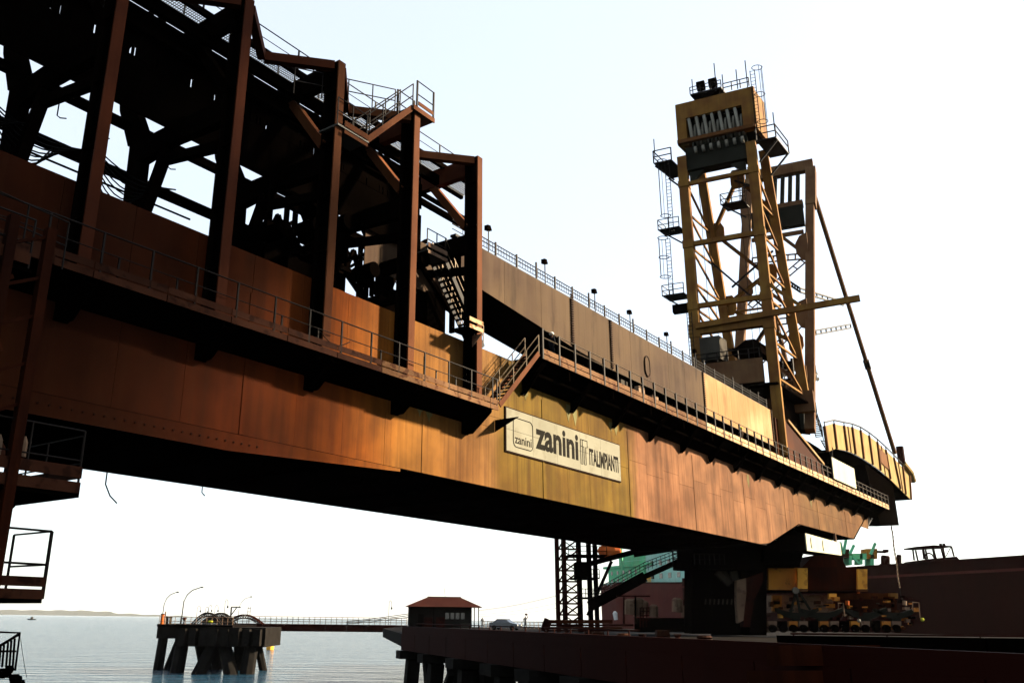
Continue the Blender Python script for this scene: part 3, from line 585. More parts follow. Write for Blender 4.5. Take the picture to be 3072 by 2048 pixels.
# ================================================================ TOWERS
th = R(27.203); 
vt = Vector((-math.sin(R(90 - 27.203)), math.cos(R(90 - 27.203)), 0))     # cross direction of the towers
TO = B(90.7, 27.5, 0)
def T(a, b, z): return TO + uh * a + vt * b + Z * z
SF = -vh; 
def leg(mb, a, b, w, h): return mb.beam(a, b, w, h, vt)
def tower(front):
    if front:
        t = thing('front_tower', T(0, 4, 22), 'front yellow-brown A-frame tower with a sheave house on top', 'tower', 'A-frame towers')
        W = 7.8; lm = 'tower'; zt = 60.2
        L1 = [(0, 0, 17.5, 0, 0, 53.5), (0, W, 24, 0, W, 53.5)]
        L2 = [(10.6, 0, 24, 4.4, 0, 54.5), (11.6, W, 27, 5.6, W, 54.5)]
        for q in L1:
            part('leg', leg(MB(), T(*q[:3]), T(*q[3:]), 1.05, 1.1), lm, t)
        for q in L2:
            part('inclined_leg', leg(MB(), T(*q[:3]), T(*q[3:]), 1.0, 1.1), lm, t)
        levels = [(49.9, .42), (42.3, .5), (34.8, .5), (31.9, .85)]
        for z, h in levels:
            part('cross_beam', MB().beam(T(-.2, .5, z), T(-.2, W - .5, z), h, h, uh), lm, t)
            for b in (0, W): part('collar', MB().beam(T(0, b, z - h * .9), T(0, b, z + h * .9), 1.2, 1.3, vt), 'tower', t)
        # K bracing on the inclined plane
        def lean(b, z):
            q = L2[0] if b < W / 2 else L2[1]; s = (z - q[2]) / (q[5] - q[2]); return q[0] + (q[3] - q[0]) * s
        K = [(W, 46.5, W / 2, 52.2), (W, 46.5, 2.3, 40.6), (W, 37.6, 2.3, 40.6), (W, 37.6, .6, 32.4), (W / 2, 52.2, 0, 47.4), (W, 29.6, 2.9, 34.9), (W, 29.6, .6, 25.5)]
        for b0, z0, b1, z1 in K:
            part('brace', MB().ibeam(T(lean(b0, z0), b0 - .3, z0), T(lean(b0, z1), b1, z1), .34, .42, uh), lm, t)
        for b, z in ((W - .6, 46.5), (W - .6, 37.6), (W - .6, 29.6), (2.1, 40.6), (W / 2, 52.4), (.5, 32.4)):
            a = lean(W, z) - .1; s = 1.25
            part('gusset', MB().prism([T(a, b + x, z + y) for x, y in ((-s * .5, -s), (s * .3, -s), (s * .5, -s * .6), (s * .5, s * .6), (s * .3, s), (-s * .5, s), (-s * .8, s * .4), (-s * .8, -s * .4))], uh * .12), lm, t)
        for b0, z0, b1, z1 in ((.3, 49.8, W / 2, 52.0), (W - .4, 42.0, 1.5, 34.9), (.4, 42.2, W - 2.5, 38.5), (.4, 34.6, W - .6, 27.2), (W - .4, 31.6, .6, 28.6)):
            part('thin_brace', MB().beam(T(5.5, b0, z0), T(5.5, b1, z1), .2), 'rail', t)
        for b in (0, W):
            for z0, z1 in ((50.5, 46.5), (46.5, 42.3), (42.3, 38), (38, 34.8), (34.8, 30), (30, 26)):
                a0, a1 = lean(b, z0) - .4, lean(b, z1) - .4
                part('side_brace', MB().beam(T(.4, b, z0), T(a1, b, z1), .2, .24), lm, t); part('side_tie', MB().beam(T(.4, b, z1), T(a1, b, z1), .18, .22), lm, t)
        for b in (1.2, 2.0, 5.6, 6.4): part('hoist_rope', MB().tube([T(.6, b, 51), T(1.5, b + .3, 28)], .03, 4), 'rail', t)
        for z in (45.6, 36.8): part('tie_rod', MB().tube([T(lean(W, z), W - .9, z), T(lean(W, z), 1.2, z)], .14, 6), lm, t)
        # head
        part('head_plate', MB().prism([T(-.8, b, z) for b, z in ((-1.1, 60.3), (W + .1, 60.3), (W + .1, 54.8), (W - 1.0, 54.8), (W - 1.0, 58.2), (.4, 58.2), (.4, 54.8), (-1.1, 54.8))], uh * .5), lm, t)
        part('head_back', MB().prism([T(2.6, b, z) for b, z in ((-1.1, 60.0), (W + .1, 60.0), (W + .1, 54.8), (-1.1, 54.8))], uh * .4), 'tower_grey', t)
        for b in (-1.1, W - .3): part('head_side', MB().prism([T(-.29, b, z) for z in (54.8, 60.0)] + [T(2.59, b, z) for z in (60.0, 54.8)], vt * .4), 'tower', t)
        part('head_roof', MB().prism([T(-.29, -.69, 59.7), T(2.59, -.69, 59.7), T(2.59, W - .31, 59.7), T(-.29, W - .31, 59.7)], Z * .25), 'tower_grey', t)
        for i in range(7):
            b = .95 + i * .88
            part('sheave', MB().disc(T(1.0, b, 56.4), vt, 1.5, .2, 18), 'sheave', t); part('rope_guard', MB().beam(T(-.6, b + .25, 58.1), T(-.8, b - .05, 55.3), .34, .3), 'sheave', t)
            part('rope', MB().tube([T(-.1, b, 56.6), T(-.35, b + .1, 54.6)], .09, 5), 'sheave', t)
            part('lower_sheave', MB().disc(T(-.7, b - .3, 53.8), vt, .42, .3, 12), 'sheave', t)
        part('sill_beam', MB().beam(T(-1.1, -1.0, 55.0), T(-1.1, W, 55.0), .5, .45, uh), 'chute_rib', t)
        part('head_girder', MB().beam(T(.4, .4, 53.0), T(.4, W - .4, 53.0), 1.6, 2.9, uh), 'tower_grey', t)
        for s in ((.8, 51.6, 0), (W - .8, 51.6, 1)):
            d = 1 if s[2] == 0 else -1
            part('haunch', MB().prism([T(-.3, s[0], 51.3), T(-.3, s[0] + d * 1.6, 51.3), T(-.3, s[0], 49.7)], uh * .5), 'tower_grey', t)
        # platforms each side of the head
        for b0, b1 in ((-3.0, -.9), (W + .9, W + 3.0)):
            o = b0 if b0 < 0 else b1
            part('side_platform', MB().prism([T(-1, b0, 53.0), T(3.6, b0, 53.0), T(3.6, b1, 53.0), T(-1, b1, 53.0)], Z * .15), 'rail', t)
            guard(t, [T(-1, o, 53.1), T(3.6, o, 53.1)], 1.6, 'rail', .07); guard(t, [T(-1, b0, 53.1), T(-1, b1, 53.1)], 1.6, 'rail', .07)
            part('strut', MB().beam(T(-.6, o, 52.9), T(-.6, b0 if o == b1 else b1, 50.6), .18), 'rail', t)
            part('strut', MB().beam(T(3.2, o, 52.9), T(3.2, b0 if o == b1 else b1, 50.6), .18), 'rail', t)
        # roof deck + drums
        part('roof_deck', MB().prism([T(-.9, 2.4, 61.0), T(3.6, 2.4, 61.0), T(3.6, 6.0, 61.0), T(-.9, 6.0, 61.0)], Z * .2), 'rail', t)
        for b, x in ((2.6, 3.1), (5.7, 5.0)): part('deck_support', MB().beam(T(-.5, b, 60.98), T(.6, x, 60.0), .3), 'rail', t)
        part('deck_skirt', MB().prism([T(-.88, b, z) for b, z in ((2.7, 60.95), (5.8, 60.95), (4.9, 60.32), (3.6, 60.32))], uh * .6), 'dark', t)
        guard(t, path(T(-.9, 2.4, 61.2), T(-.9, 6.0, 61.2), 3), .9, 'rail', .05); guard(t, path(T(-.9, -.7, 60.4), T(-.9, 2.2, 60.4), 3), 1.1, 'rail', .06)
        for b in (3.5, 4.9):
            part('floodlight', MB().tube([T(-.3, b - .45, 62.3), T(-.3, b + .45, 62.3)], .62, 10), 'dark', t); part('lamp_stand', MB().beam(T(-.3, b, 61.2), T(-.3, b, 61.9), .25), 'dark', t)
        for b, z, h in ((-.5, 60.3, 3.6), (.6, 60.4, 2.6), (2.2, 60.6, 2.2), (3.0, 61.2, 3.4), (5.7, 61.2, 2.0), (-2.9, 54, 2.3), (W + 2.9, 54, 2.4)): part('mast_rod', MB().tube([T(-.8, b, z), T(-.8, b, z + h)], .06, 4), 'rail', t)
        # caged ladders
        def ladder(a, b, z0, z1, nh):
            la = MB()
            for d in (-.25, .25): la.tube([T(a, b + d, z0), T(a, b + d, z1)], .045, 4)
            z = z0
            while z < z1: la.tube([T(a, b - .25, z), T(a, b + .25, z)], .03, 4); z += .45
            lo = part('ladder', la, 'rail', t)
            if nh > 1:
                for q in (-.4, 0, .4): part('cage_strap', MB().tube([T(a + q, b + (-.6 if b < 2 else .6) * (1.75 if q == 0 else 1.4), z0 + 2.2), T(a + q, b + (-.6 if b < 2 else .6) * (1.75 if q == 0 else 1.4), z1 + .2)], .03, 4), 'rail', lo)
            for i in range(nh):
                z = z0 + 2.2 + (z1 - z0 - 2) * i / max(1, nh - 1)
                part('cage_hoop', MB().ring(T(a, b + (-.55 if b < 2 else .55), z), .55, .05, 0, 360, 14, uh, vt), 'rail', lo)
        ladder(-.9, -1.2, 53.2, 62.3, 3); ladder(-.9, W + 1.5, 43.9, 53.0, 2); ladder(-.9, W + 2.0, 36.4, 43.2, 3); ladder(1.5, 1.9, 46.5, 52, 1); ladder(-.9, W + .2, 22.5, 34, 0)
        for b, z in ((W + 1.8, 44.3), (W + 1.8, 36.2), (2.4, 46.0)):
            part('rest_platform', MB().prism([T(-1.2, b - 1.3, z), T(.9, b - 1.3, z), T(.9, b + 1.1, z), T(-1.2, b + 1.1, z)], Z * .12), 'rail', t)
            guard(t, path(T(-1.2, b - 1.3, z), T(-1.2, b + 1.1, z), 2), 1.3, 'rail', .05); guard(t, [T(.9, b + 1.1, z), T(-1.2, b + 1.1, z)], 1.3, 'rail', .05)
            part('strut', MB().beam(T(-1.0, b + 1.0, z), T(-.6, b - 1.3, z - 1.8), .14), 'rail', t)
        part('collar_box', MB().beam(T(-.4, W + .5, 34.7), T(-.4, W + 2.1, 34.7), .9, .9, uh), 'dark', t)
        # outrigger beam
        part('outrigger', MB().beam(T(-.85, W - .4, 32.3), T(-.85, -9.2, 32.95), .45, .62, uh), lm, t, 'long beam sticking out past the tower to the right')
        part('outrigger_brace', MB().beam(T(-.8, -.5, 36.0), T(-.8, -3.4, 33.1), .3, .35, uh), 'tower', t)
        return t
    t = thing('rear_tower', T(18, 4, 24), 'rear reddish-brown tower leaning away, partly hidden behind the front tower', 'tower', 'A-frame towers')
    def lr(b, z): return (11.7 + (z - 24.2) * .367 + (0 if b < 4 else 0), b, z)
    W = 8.2
    for b in (0, W): part('leg', leg(MB(), T(*lr(b, 22)), T(*lr(b, 59.6)), 1.05, 1.2), 'tower_red', t)
    part('head_beam', MB().beam(T(*lr(-.4, 62.0)), T(*lr(W + .4, 62.0)), 1.2, 1.5, uh), 'tower_red', t)
    for b in (-.1, W + .1): part('head_cheek', leg(MB(), T(*lr(b, 54.6)), T(*lr(b, 61.2)), 1.3, 1.4), 'tower_red', t)
    part('sill_beam', MB().beam(T(*lr(.9, 55.4)), T(*lr(W - .9, 55.4)), 1.3, .7, uh), 'tower_red', t)
    part('head_girder', MB().beam(T(*lr(.8, 53.4)), T(*lr(W - .8, 53.4)), 1.0, 2.9, uh), 'tower_grey', t)
    for i in range(6):
        b = 1.6 + i * 1.0; part('sheave', MB().beam(T(*lr(b, 55.8)), T(*lr(b, 60.8)), .5, .45, vt), 'tower_grey', t)
    for b, z in ((0, 47.6), (0, 37.4), (0, 28.0), (W, 42.5)):
        part('gusset', MB().prism([T(lr(0, z)[0] - .9, b + (x if b == 0 else -x), z + y) for x, y in ((0, -2), (.9, -1.7), (1.5, -.7), (1.5, .7), (.9, 1.7), (0, 2))], uh * .12), 'tower_red', t)
    for b0, z0, b1, z1 in ((.9, 47.2, 5.4, 52.6), (.9, 37.2, 6.5, 43.6), (.9, 28, 6.6, 33.5)):
        part('brace', MB().ibeam(T(*lr(b0, z0)), T(*lr(b1, z1)), .3, .42, uh), 'tower_red', t)
    for b0, z0, b1, z1 in ((.9, 46.6, W - 1, 47.2), (.9, 45.8, W - 1, 40), (.9, 37.0, W - 1, 37.2), (.9, 36.6, W - 1, 30.2), (.9, 28.2, W - 1, 28.2), (.9, 27.6, W - 1, 23)):
        n = 7; lb = MB(); P, Q = T(*lr(b0, z0)), T(*lr(b1, z1)); o = (Q - P).cross(uh).normalized() * .38
        lb.beam(P + o, Q + o, .16); lb.beam(P - o, Q - o, .16)
        for i in range(n + 1): x = P + (Q - P) * i / n; lb.beam(x - o, x + o, .16)
        part('ladder_brace', lb, 'tower_red', t)
    part('cross_beam', MB().beam(T(*lr(.8, 50.6)), T(*lr(W - .8, 50.6)), .4, .5, uh), 'tower_red', t)
    return t
ft = tower(True); rtw = tower(False)
def stay(a, b, r, lab, m='tower_red'):
    t = thing('stay_rod', b, lab, 'stay', 'stays from the tower tops to the boom end'); a = Vector(a); b = Vector(b); mid = a + (b - a) * .62
    part('rod', MB().tube([a, mid], r, 8), m, t); part('rod', MB().tube([mid + (b - a).normalized() * .9, b], r * 1.05, 8), m, t)
    part('link_plate', MB().beam(mid - (b - a).normalized() * .3, mid + (b - a).normalized() * 1.2, r * 2.6, r * 1.2), 'rail', t); return t
stay(T(24.5, -.3, 57.0), B(147, 27.7, 26.4), .30, 'long stay sloping down to the tip of the curved boom end, right of the towers')
stay(T(24.0, 8.2, 57.0), B(112.5, 31.5, 25.6), .30, 'shorter looking stay emerging beside the rear tower leg')
sb = thing('stay_brace', T(14, 0, 27), 'ladder-like brace between the rear tower and the long stay', 'bracing')
for p, q in ((D(2432, 1000, 118), D(2552, 978, 124)), (D(2400, 870, 116), D(2530, 910, 124)), (D(2340, 830, 116), D(2400, 870, 116))):
    o = Z * .3; lb = MB(); lb.beam(p + o, q + o, .2); lb.beam(p - o, q - o, .2)
    for i in range(9): x = p + (q - p) * i / 8; lb.beam(x - o, x + o, .18)
    part('ladder_brace', lb, 'rail', sb)
# tower base: machinery deck
td = thing('tower_machinery_deck', T(0, 4, 22), 'dark machinery deck with cabins and winches around the tower feet', 'machinery deck')
part('deck_beam', MB().beam(T(-.5, .9, 26.6), T(-.5, 11.0, 26.6), .9, 2.6, uh), 'tower_red', td)
part('deck_beam', MB().beam(T(10, -1, 25.2), T(10, 11.0, 25.2), .9, 2.4, uh), 'tower_red', td)
part('deck_floor', MB().prism([T(-1, -.5, 24.9), T(12, -.5, 24.9), T(12, 11, 24.9), T(-1, 11, 24.9)], Z * .2), 'dark', td)
part('lower_house', MB().prism([T(0, 1, 20.5), T(11, 1, 20.5), T(11, 10, 20.5), T(0, 10, 20.5)], Z * 4.4), 'dark', td)
part('switch_box', MB().prism([T(-1.2, 4.9, 28.2), T(1.0, 4.9, 28.2), T(1.0, 7.0, 28.2), T(-1.2, 7.0, 28.2)], Z * 2.6), 'grey', td)
guard(td, path(T(-1.3, .9, 27.9), T(-1.3, 7.4, 27.9), 6), 1.0, 'rail', .06)
hp = [T(1.5, 1.6, 29.2), T(5, 1.6, 29.2), T(5, 4.6, 29.2), T(1.5, 4.6, 29.2)]
part('hopper', MB().prism(hp, Z * .8), 'dark', td); part('hopper_hood', MB().prism([T(3, 1.2, 30.0), T(3, 5.2, 30.0), T(3, 3.6, 31.2), T(3, 2.6, 31.2)], uh * .8), 'dark', td)
for (x0, y0, x1, y1, d0, dd) in ((2330, 1082, 2378, 1128, 104, 3), (2334, 1135, 2372, 1180, 104, 3), (2385, 1140, 2418, 1185, 106, 3), (2350, 1195, 2400, 1215, 104, 4)):
    part('winch_cabin', MB().hexa([D(x0, y1, d0), D(x1, y1, d0), D(x1, y1, d0 + dd), D(x0, y1, d0 + dd), D(x0, y0, d0), D(x1, y0, d0), D(x1, y0, d0 + dd), D(x0, y0, d0 + dd)]), 'dark', td)
part('winch_drum', MB().disc(D(2392, 1098, 105), uh, .7, 1.2, 14), 'grey', td)
for p in ((D(2335, 1190, 103), D(2455, 1135, 106)), (D(2335, 1215, 103), D(2440, 1180, 106)), (D(2375, 1075, 103), D(2385, 1190, 103)), (D(2345, 1075, 103), D(2345, 1195, 103)), (D(2412, 1100, 105), D(2455, 1140, 106)), (D(2395, 1165, 103), D(2450, 1120, 106))):
    part('strut', MB().beam(*p, .28), 'rail', td)
guard(td, path(D(2335, 1150, 103), D(2450, 1130, 106), 6), 1.5, 'rail', .06)
# spout behind the leg + zigzag stairs
sp = thing('inclined_chute', B(95, 27.5, 17), 'dark bent chute dropping between the tower legs above the brown hopper', 'chute')
part('chute_body', MB().prism([D(x, y, 108) for x, y in ((2378, 1165), (2396, 1165), (2412, 1190), (2412, 1270), (2425, 1290), (2385, 1285), (2388, 1210))], Vector((1.5, 3, 0))), 'tower_grey', sp)
bh = thing('brown_hopper', B(92, 27.6, 16), 'broad brown hopper wall at the foot of the front tower', 'hopper')
part('hopper_wall', MB().prism([B(u, 27.5, z) for u, z in ((89.4, 16.0), (106.5, 16.4), (104.8, 18.6), (99.5, 20.2), (93.3, 21.6), (91, 21.3), (89.4, 21.3))], vh * 3.5), 'plate_mid', bh)
part('hopper_rim', MB().beam(B(93.3, 27.46, 21.7), B(105.2, 27.46, 18.75), .3, .28, vh), 'gal_light', bh)
part('tower_foot', MB().beam(B(90.9, 27.42, 15.9), B(90.9, 27.42, 22), .5, .5, uh), 'post', bh)
zs = thing('zigzag_stair', D(2360, 1310, 106), 'zigzag steel stairs climbing behind the tower foot', 'staircase')
def rungs(x0, y0, x1, y1, w, n, d):
    st_ = MB(); st_.beam(D(x0, y0, d), D(x1, y1, d), .09); st_.beam(D(x0 + w, y0 - w * .1, d), D(x1 + w, y1 - w * .1, d), .09)
    part('stringer', st_, 'rail', zs)
    for i in range(n):
        t_ = i / n; x = x0 + (x1 - x0) * t_; y = y0 + (y1 - y0) * t_; part('tread', MB().beam(D(x, y, d), D(x + w, y - w * .1, d + .3), .22, .1), 'rail', zs)
rungs(2374, 1252, 2356, 1202, 22, 9, 104); rungs(2340, 1215, 2350, 1250, 6, 1, 104); rungs(2448, 1310, 2432, 1262, 20, 9, 104); rungs(2480, 1352, 2462, 1318, 20, 7, 104)
guard(zs, path(D(2410, 1225, 105), D(2452, 1250, 105), 4), 1.8, 'rail', .05); guard(zs, path(D(2450, 1262, 105), D(2470, 1320, 105), 4), 1.6, 'rail', .05); guard(zs, path(D(2478, 1330, 104), D(2500, 1390, 104), 4), 1.5, 'rail', .05)
# ================================================================ CURVED BOOM END
bm_ = thing('curved_boom_end', B(115, 27.5, 20), 'curved yellow plated boom end arching out to the right beyond the girder', 'boom end')
tp = [(107.5, 23.6), (112, 24.7), (116.8, 25.3), (121, 25.85), (125.4, 26.2), (130, 26.25), (134.6, 26.1), (139.5, 25.75), (144.4, 25.3), (150, 24.7), (154.9, 24.3)]
bp = [(107.8, 20.6), (112, 21.6), (116.9, 22.1), (121, 22.3), (125.2, 22.3), (130, 22.2), (134.3, 22.0), (140, 21.5), (146.1, 20.8), (149.5, 20.4), (153, 20.0)]
def lerpc(c, s):
    i = min(int(s), len(c) - 2); f = s - i; return (c[i][0] + (c[i + 1][0] - c[i][0]) * f, c[i][1] + (c[i + 1][1] - c[i][1]) * f)
for i in range(10):
    a, b, c, d = tp[i], tp[i + 1], bp[i + 1], bp[i]
    part('side_panel', MB().prism([B(a[0] + .12, 27.5, a[1]), B(b[0] - .12, 27.5, b[1]), B(c[0] - .12, 27.5, c[1]), B(d[0] + .12, 27.5, d[1])], vh * .1), 'chute', bm_)
    part('panel_rib', MB().beam(B(a[0], 27.44, a[1]), B(d[0], 27.44, d[1]), .3, .32, uh), 'chute_rib', bm_)
    if i in (2, 6, 8):
        a, d = lerpc(tp, i + .5), lerpc(bp, i + .5); part('panel_rib', MB().beam(B(a[0], 27.46, a[1]), B(d[0], 27.46, d[1]), .18, .14, uh), 'chute_rib', bm_)
part('panel_rib', MB().beam(B(154.7, 27.44, 24.3), B(153, 27.44, 20.0), .3, .32, uh), 'chute_rib', bm_)
sf = MB()
for i in range(10):
    a, b = bp[i], bp[i + 1]; t0, t1 = tp[i], tp[i + 1]; V1 = 35.5
    sf.hexa([B(a[0], 27.62, a[1] - .08), B(b[0], 27.62, b[1] - .08), B(b[0], V1, b[1] - .08), B(a[0], V1, a[1] - .08), B(a[0], 27.62, a[1]), B(b[0], 27.62, b[1]), B(b[0], V1, b[1]), B(a[0], V1, a[1])])
part('curved_soffit', sf, 'soffit', bm_)
bk = MB()
for i in range(10): bk.prism([B(tp[i][0], 35.5, tp[i][1]), B(tp[i + 1][0], 35.5, tp[i + 1][1]), B(bp[i + 1][0], 35.5, bp[i + 1][1]), B(bp[i][0], 35.5, bp[i][1])], vh * .1)
part('far_side', bk, 'soffit', bm_); part('end_plate', MB().prism([B(153, 27.6, 20), B(153, 35.5, 20), B(154.9, 35.5, 24.3), B(154.9, 27.6, 24.3)], uh * .1), 'soffit', bm_)
part('top_rail', MB().tube([B(u, 27.4, z + .45) for u, z in tp], .10, 6), 'rail', bm_)
for u, z in tp: part('rail_post', MB().tube([B(u, 27.4, z), B(u, 27.4, z + .45)], .07, 5), 'rail', bm_)
part('name_plate', MB().prism([B(u, 27.38, z) for u, z in ((135.2, 25.3), (139.6, 24.95), (139.6, 22.8), (135.2, 23.2))], vh * .08), 'chute_rib', bm_, 'faded rectangular plate on the yellow side')
part('end_bollard', MB().tube([B(150.3, 27.5, 25.2), B(150.3, 27.5, 27.9)], .55, 10), 'red', bm_)
part('end_roller', MB().tube([B(150, 27.3, 25.3), B(155, 27.3, 24.5), B(156.2, 27.3, 23.2)], .45, 8), 'chute', bm_)
ds = thing('drop_spout', B(133, 27.5, 14), 'black tapering drop spout hanging under the boom end', 'spout')
part('spout_body', MB().prism([B(u, 27.8, z) for u, z in ((127, 21.9), (143, 21.2), (143.4, 15.2), (131.5, 14.2))], vh * 3), 'soffit', ds)
ch = thing('hanging_chain', B(142, 28.5, 8), 'pale chain ladder hanging from the black spout toward the ship', 'chain')
for i in range(14):
    z = 14.7 - i * .62
    if i in (8, 9): pass
    part('link', MB().ring(B(141.6 + .18 * math.sin(i), 28.5, z), .30, .06, 0, 360, 8, uh, Z), 'tan', ch)
    part('chain_rung', MB().beam(B(141.3, 28.5, z - .3), B(141.9, 28.5, z - .3), .06), 'grey', ch)
part('chain_rope', MB().tube([B(141.9, 28.6, 15), B(142.2, 28.6, 5)], .03, 4), 'grey', ch)
# lamps on gallery rail
for k, u in enumerate((39.4, 45.8, 52.5, 58.0, 64.6, 70.4)):
    t = thing('floodlight', B(u, 27.9, 22.2), ['floodlight on the gallery rail nearest the portal frames', 'second small floodlight along the gallery rail', 'third small floodlight along the gallery rail', 'floodlight with a tilted hood near the middle of the gallery rail', 'fifth floodlight along the gallery rail', 'floodlight on the gallery rail nearest the tower'][k], 'floodlight', 'floodlights along the gallery rail')
    part('pole', MB().tube([B(u, 27.9, 22.1), B(u, 27.9, 23.6)], .04, 5), 'rail', t); part('lamp_head', MB().prism([B(u - .2, 27.8, 23.55), B(u + .25, 27.8, 23.62), B(u + .1, 27.8, 23.9), B(u - .2, 27.8, 23.86)], vh * .26), 'dark', t)
# ================================================================ LOWER LEFT STAIR TOWER
lt = thing('access_tower', B(8, 22, -1), 'dark access tower with railed landings at the left edge of the picture', 'access tower')
for u, v in ((9.9, 20.6), (8.95, 20.6), (9.9, 23.4), (6.2, 20.6), (6.2, 23.2)):
    part('tower_post', bx(u - .12, u + .12, v - .12, v + .12, 1.3, 10.6 if v < 22 else 11.2), 'plate_dark' if v < 22 else 'dark', lt)
part('landing', bx(6, 11.65, 20.6, 24.4, 4.05, 4.15), 'soffit', lt)
for z0, z1 in ((4.15, 4.42), (4.52, 4.8)):
    part('toe_board', bx(6, 11.6, 20.57, 20.6, z0, z1), 'toe_dark', lt); part('toe_board', bx(11.62, 11.65, 20.6, 24.2, z0, z1), 'toe_dark', lt)
for q in ((5, 9.7, 1.7, 4.0), (5, 9.6, 4.9, 7.0), (5, 9.3, 7.1, 9.2)): part('sheeting', bx(q[0], q[1], 21.6, 21.65, q[2], q[3]), 'soffit', lt)
guard(lt, path(B(6.2, 20.62, 4.2), B(11.6, 20.62, 4.2), 4), 1.5, 'rail', .022); guard(lt, path(B(11.63, 20.7, 4.2), B(11.63, 24.1, 4.2), 2), 1.4, 'rail', .022)
part('strut', MB().beam(B(11.0, 22.4, 4.0), B(9.9, 22.4, 2.6), .12), 'dark', lt)
part('landing', bx(7.2, 11.15, 20.7, 22.6, 1.55, 1.65), 'soffit', lt); part('landing_edge', bx(7.2, 11.15, 20.66, 20.7, 1.64, 1.86), 'toe_dark', lt); part('toe_board', bx(7.2, 11.15, 20.66, 20.7, 1.92, 2.14), 'toe_dark', lt)
guard(lt, path(B(7.2, 20.7, 1.65), B(11.15, 20.7, 1.65), 3), 1.55, 'rail', .028, pr=.045); guard(lt, [B(11.15, 20.7, 1.65), B(11.15, 22.5, 1.65)], 1.55, 'rail', .025, pr=.035)
part('bottom_plate', bx(6, 9.4, 20.8, 23.4, 1.15, 1.3), 'soffit', lt)
for v, u in ((21.4, 9.75), (21.8, 9.95), (22.2, 10.15)): part('cable_duct', bx(u - .06, u + .06, v, v + .1, 1.7, 4.1), 'dark', lt)
for i in range(16):
    part('tread', bx(6.4 + i * .17, 6.65 + i * .17, 21.0, 21.9, 4.2 + i * .19, 4.24 + i * .19), 'dark', lt)
part('landing', bx(5, 9.6, 20.6, 23.4, 9.3, 9.4), 'soffit', lt); part('toe_board', bx(5, 9.5, 20.57, 20.6, 9.5, 9.8), 'toe_dark', lt); part('toe_board', bx(9.6, 11.4, 23.2, 23.25, 10.8, 11.1), 'toe_dark', lt)
guard(lt, path(B(5, 20.6, 9.4), B(9.5, 20.6, 9.4), 3), 1.3, 'rail', .025); guard(lt, path(B(8, 23.3, 11.0), B(12.0, 23.9, 11.0), 3), 1.5, 'rail', .025)
for a, b in (((6.2, 20.9, 6.4), (9.3, 20.9, 6.1)), ((6.2, 20.9, 7.6), (9.3, 20.9, 7.4)), ((6.2, 20.9, 7.4), (9.3, 20.9, 9.2)), ((8.2, 21.2, 8.2), (9.0, 21.2, 7.4)), ((9.4, 22, 8.4), (9.8, 22, 7.6))):
    part('brace', MB().beam(B(*a), B(*b), .12), 'post_dark', lt)
for z in (5.6, 6.6, 7.8, 8.8, 9.9): part('brace', MB().beam(B(8.95, 20.6, z), B(9.9, 20.6, z + .5), .08), 'plate_dark', lt)
part('motor', MB().tube([B(8.0, 22, 9.9), B(9.2, 22, 9.9)], .35, 10), 'toe_dark', lt); part('motor', MB().tube([B(9.6, 22, 5.0), B(10.2, 22, 5.0)], .35, 10), 'toe_dark', lt)
for k, (u, z) in enumerate(((8.9, 5.2), (9.7, 5.2), (10.3, 5.25))): part('bottle', MB().tube([B(u, 21, z - .35), B(u, 21, z), B(u, 21, z + .15)], [.08, .08, .02], 8), 'tan', lt)
fr = thing('quay_gate', D(10, 2000, 20), 'black slatted railing end with a dangling cord at the bottom left corner', 'railing')
P = lambda x, y: D(x, y, 18)
part('frame', MB().tube([P(-40, 1893), P(60, 1897), P(45, 2010)], .022, 5), 'dark', fr); part('frame', MB().tube([P(-40, 1960), P(30, 1918), P(56, 1902)], .03, 5), 'dark', fr); part('frame', MB().tube([P(-20, 1952), P(48, 1952)], .02, 5), 'dark', fr)
for x in (2, 12, 24, 34, 44): part('slat', MB().tube([P(x, 1940 - x * .6), P(x - 6, 2000)], .022, 5), 'dark', fr)
part('cord', MB().tube([P(62, 1915), P(68, 1960), P(76, 2010), P(80, 2030)], .006, 4), 'dark', fr)
sk = MB()
for i in range(14): sk.ball(P(random.uniform(-10, 60), random.uniform(2005, 2060)), random.uniform(.06, .13), 6)
solo('rag_heap', sk, 'soffit', 'black lumpy heap of rags and gear under the slatted railing in the bottom left corner', 'heap')
# ================================================================ PIER UNDERSIDE
pk = thing('pier_kerb_beam', Vector((4.4, 50, -1)), 'dark edge beam and fascia of the main pier', 'pier edge')
E_ = [Vector((-3.7, 77.2, 0)), Vector((4.4, 50, 0)), Vector((10.6, 30, 0)), Vector((15.5, 14, 0))]
dd = (E_[1] - E_[0]).normalized(); nn = Vector((-dd.y, dd.x, 0)) * -1
def EP(s, o=0, z=0): return E_[0] + dd * s + nn * -o + Z * z
Lh = (E_[3] - E_[0]).length
nrm = Vector((dd.y, -dd.x, 0))
if nrm.x > 0: nrm = -nrm                       # towards the water
def W_(s, o, z): return E_[0] + dd * s + nrm * o + Z * z
def wb(s0, s1, o0, o1, z0, z1): return MB().hexa([W_(s0, o0, z0), W_(s1, o0, z0), W_(s1, o1, z0), W_(s0, o1, z0), W_(s0, o0, z1), W_(s1, o0, z1), W_(s1, o1, z1), W_(s0, o1, z1)])
s = 0.0
while s < Lh - 1:
    part('fascia_beam', wb(s + .03, s + 4.4, .02, .5, -1.15, .12), 'hull', pk); s += 4.45
part('kerb', wb(0, Lh, .1, .45, .12, .72), 'hull', pk, 'dark red kerb')
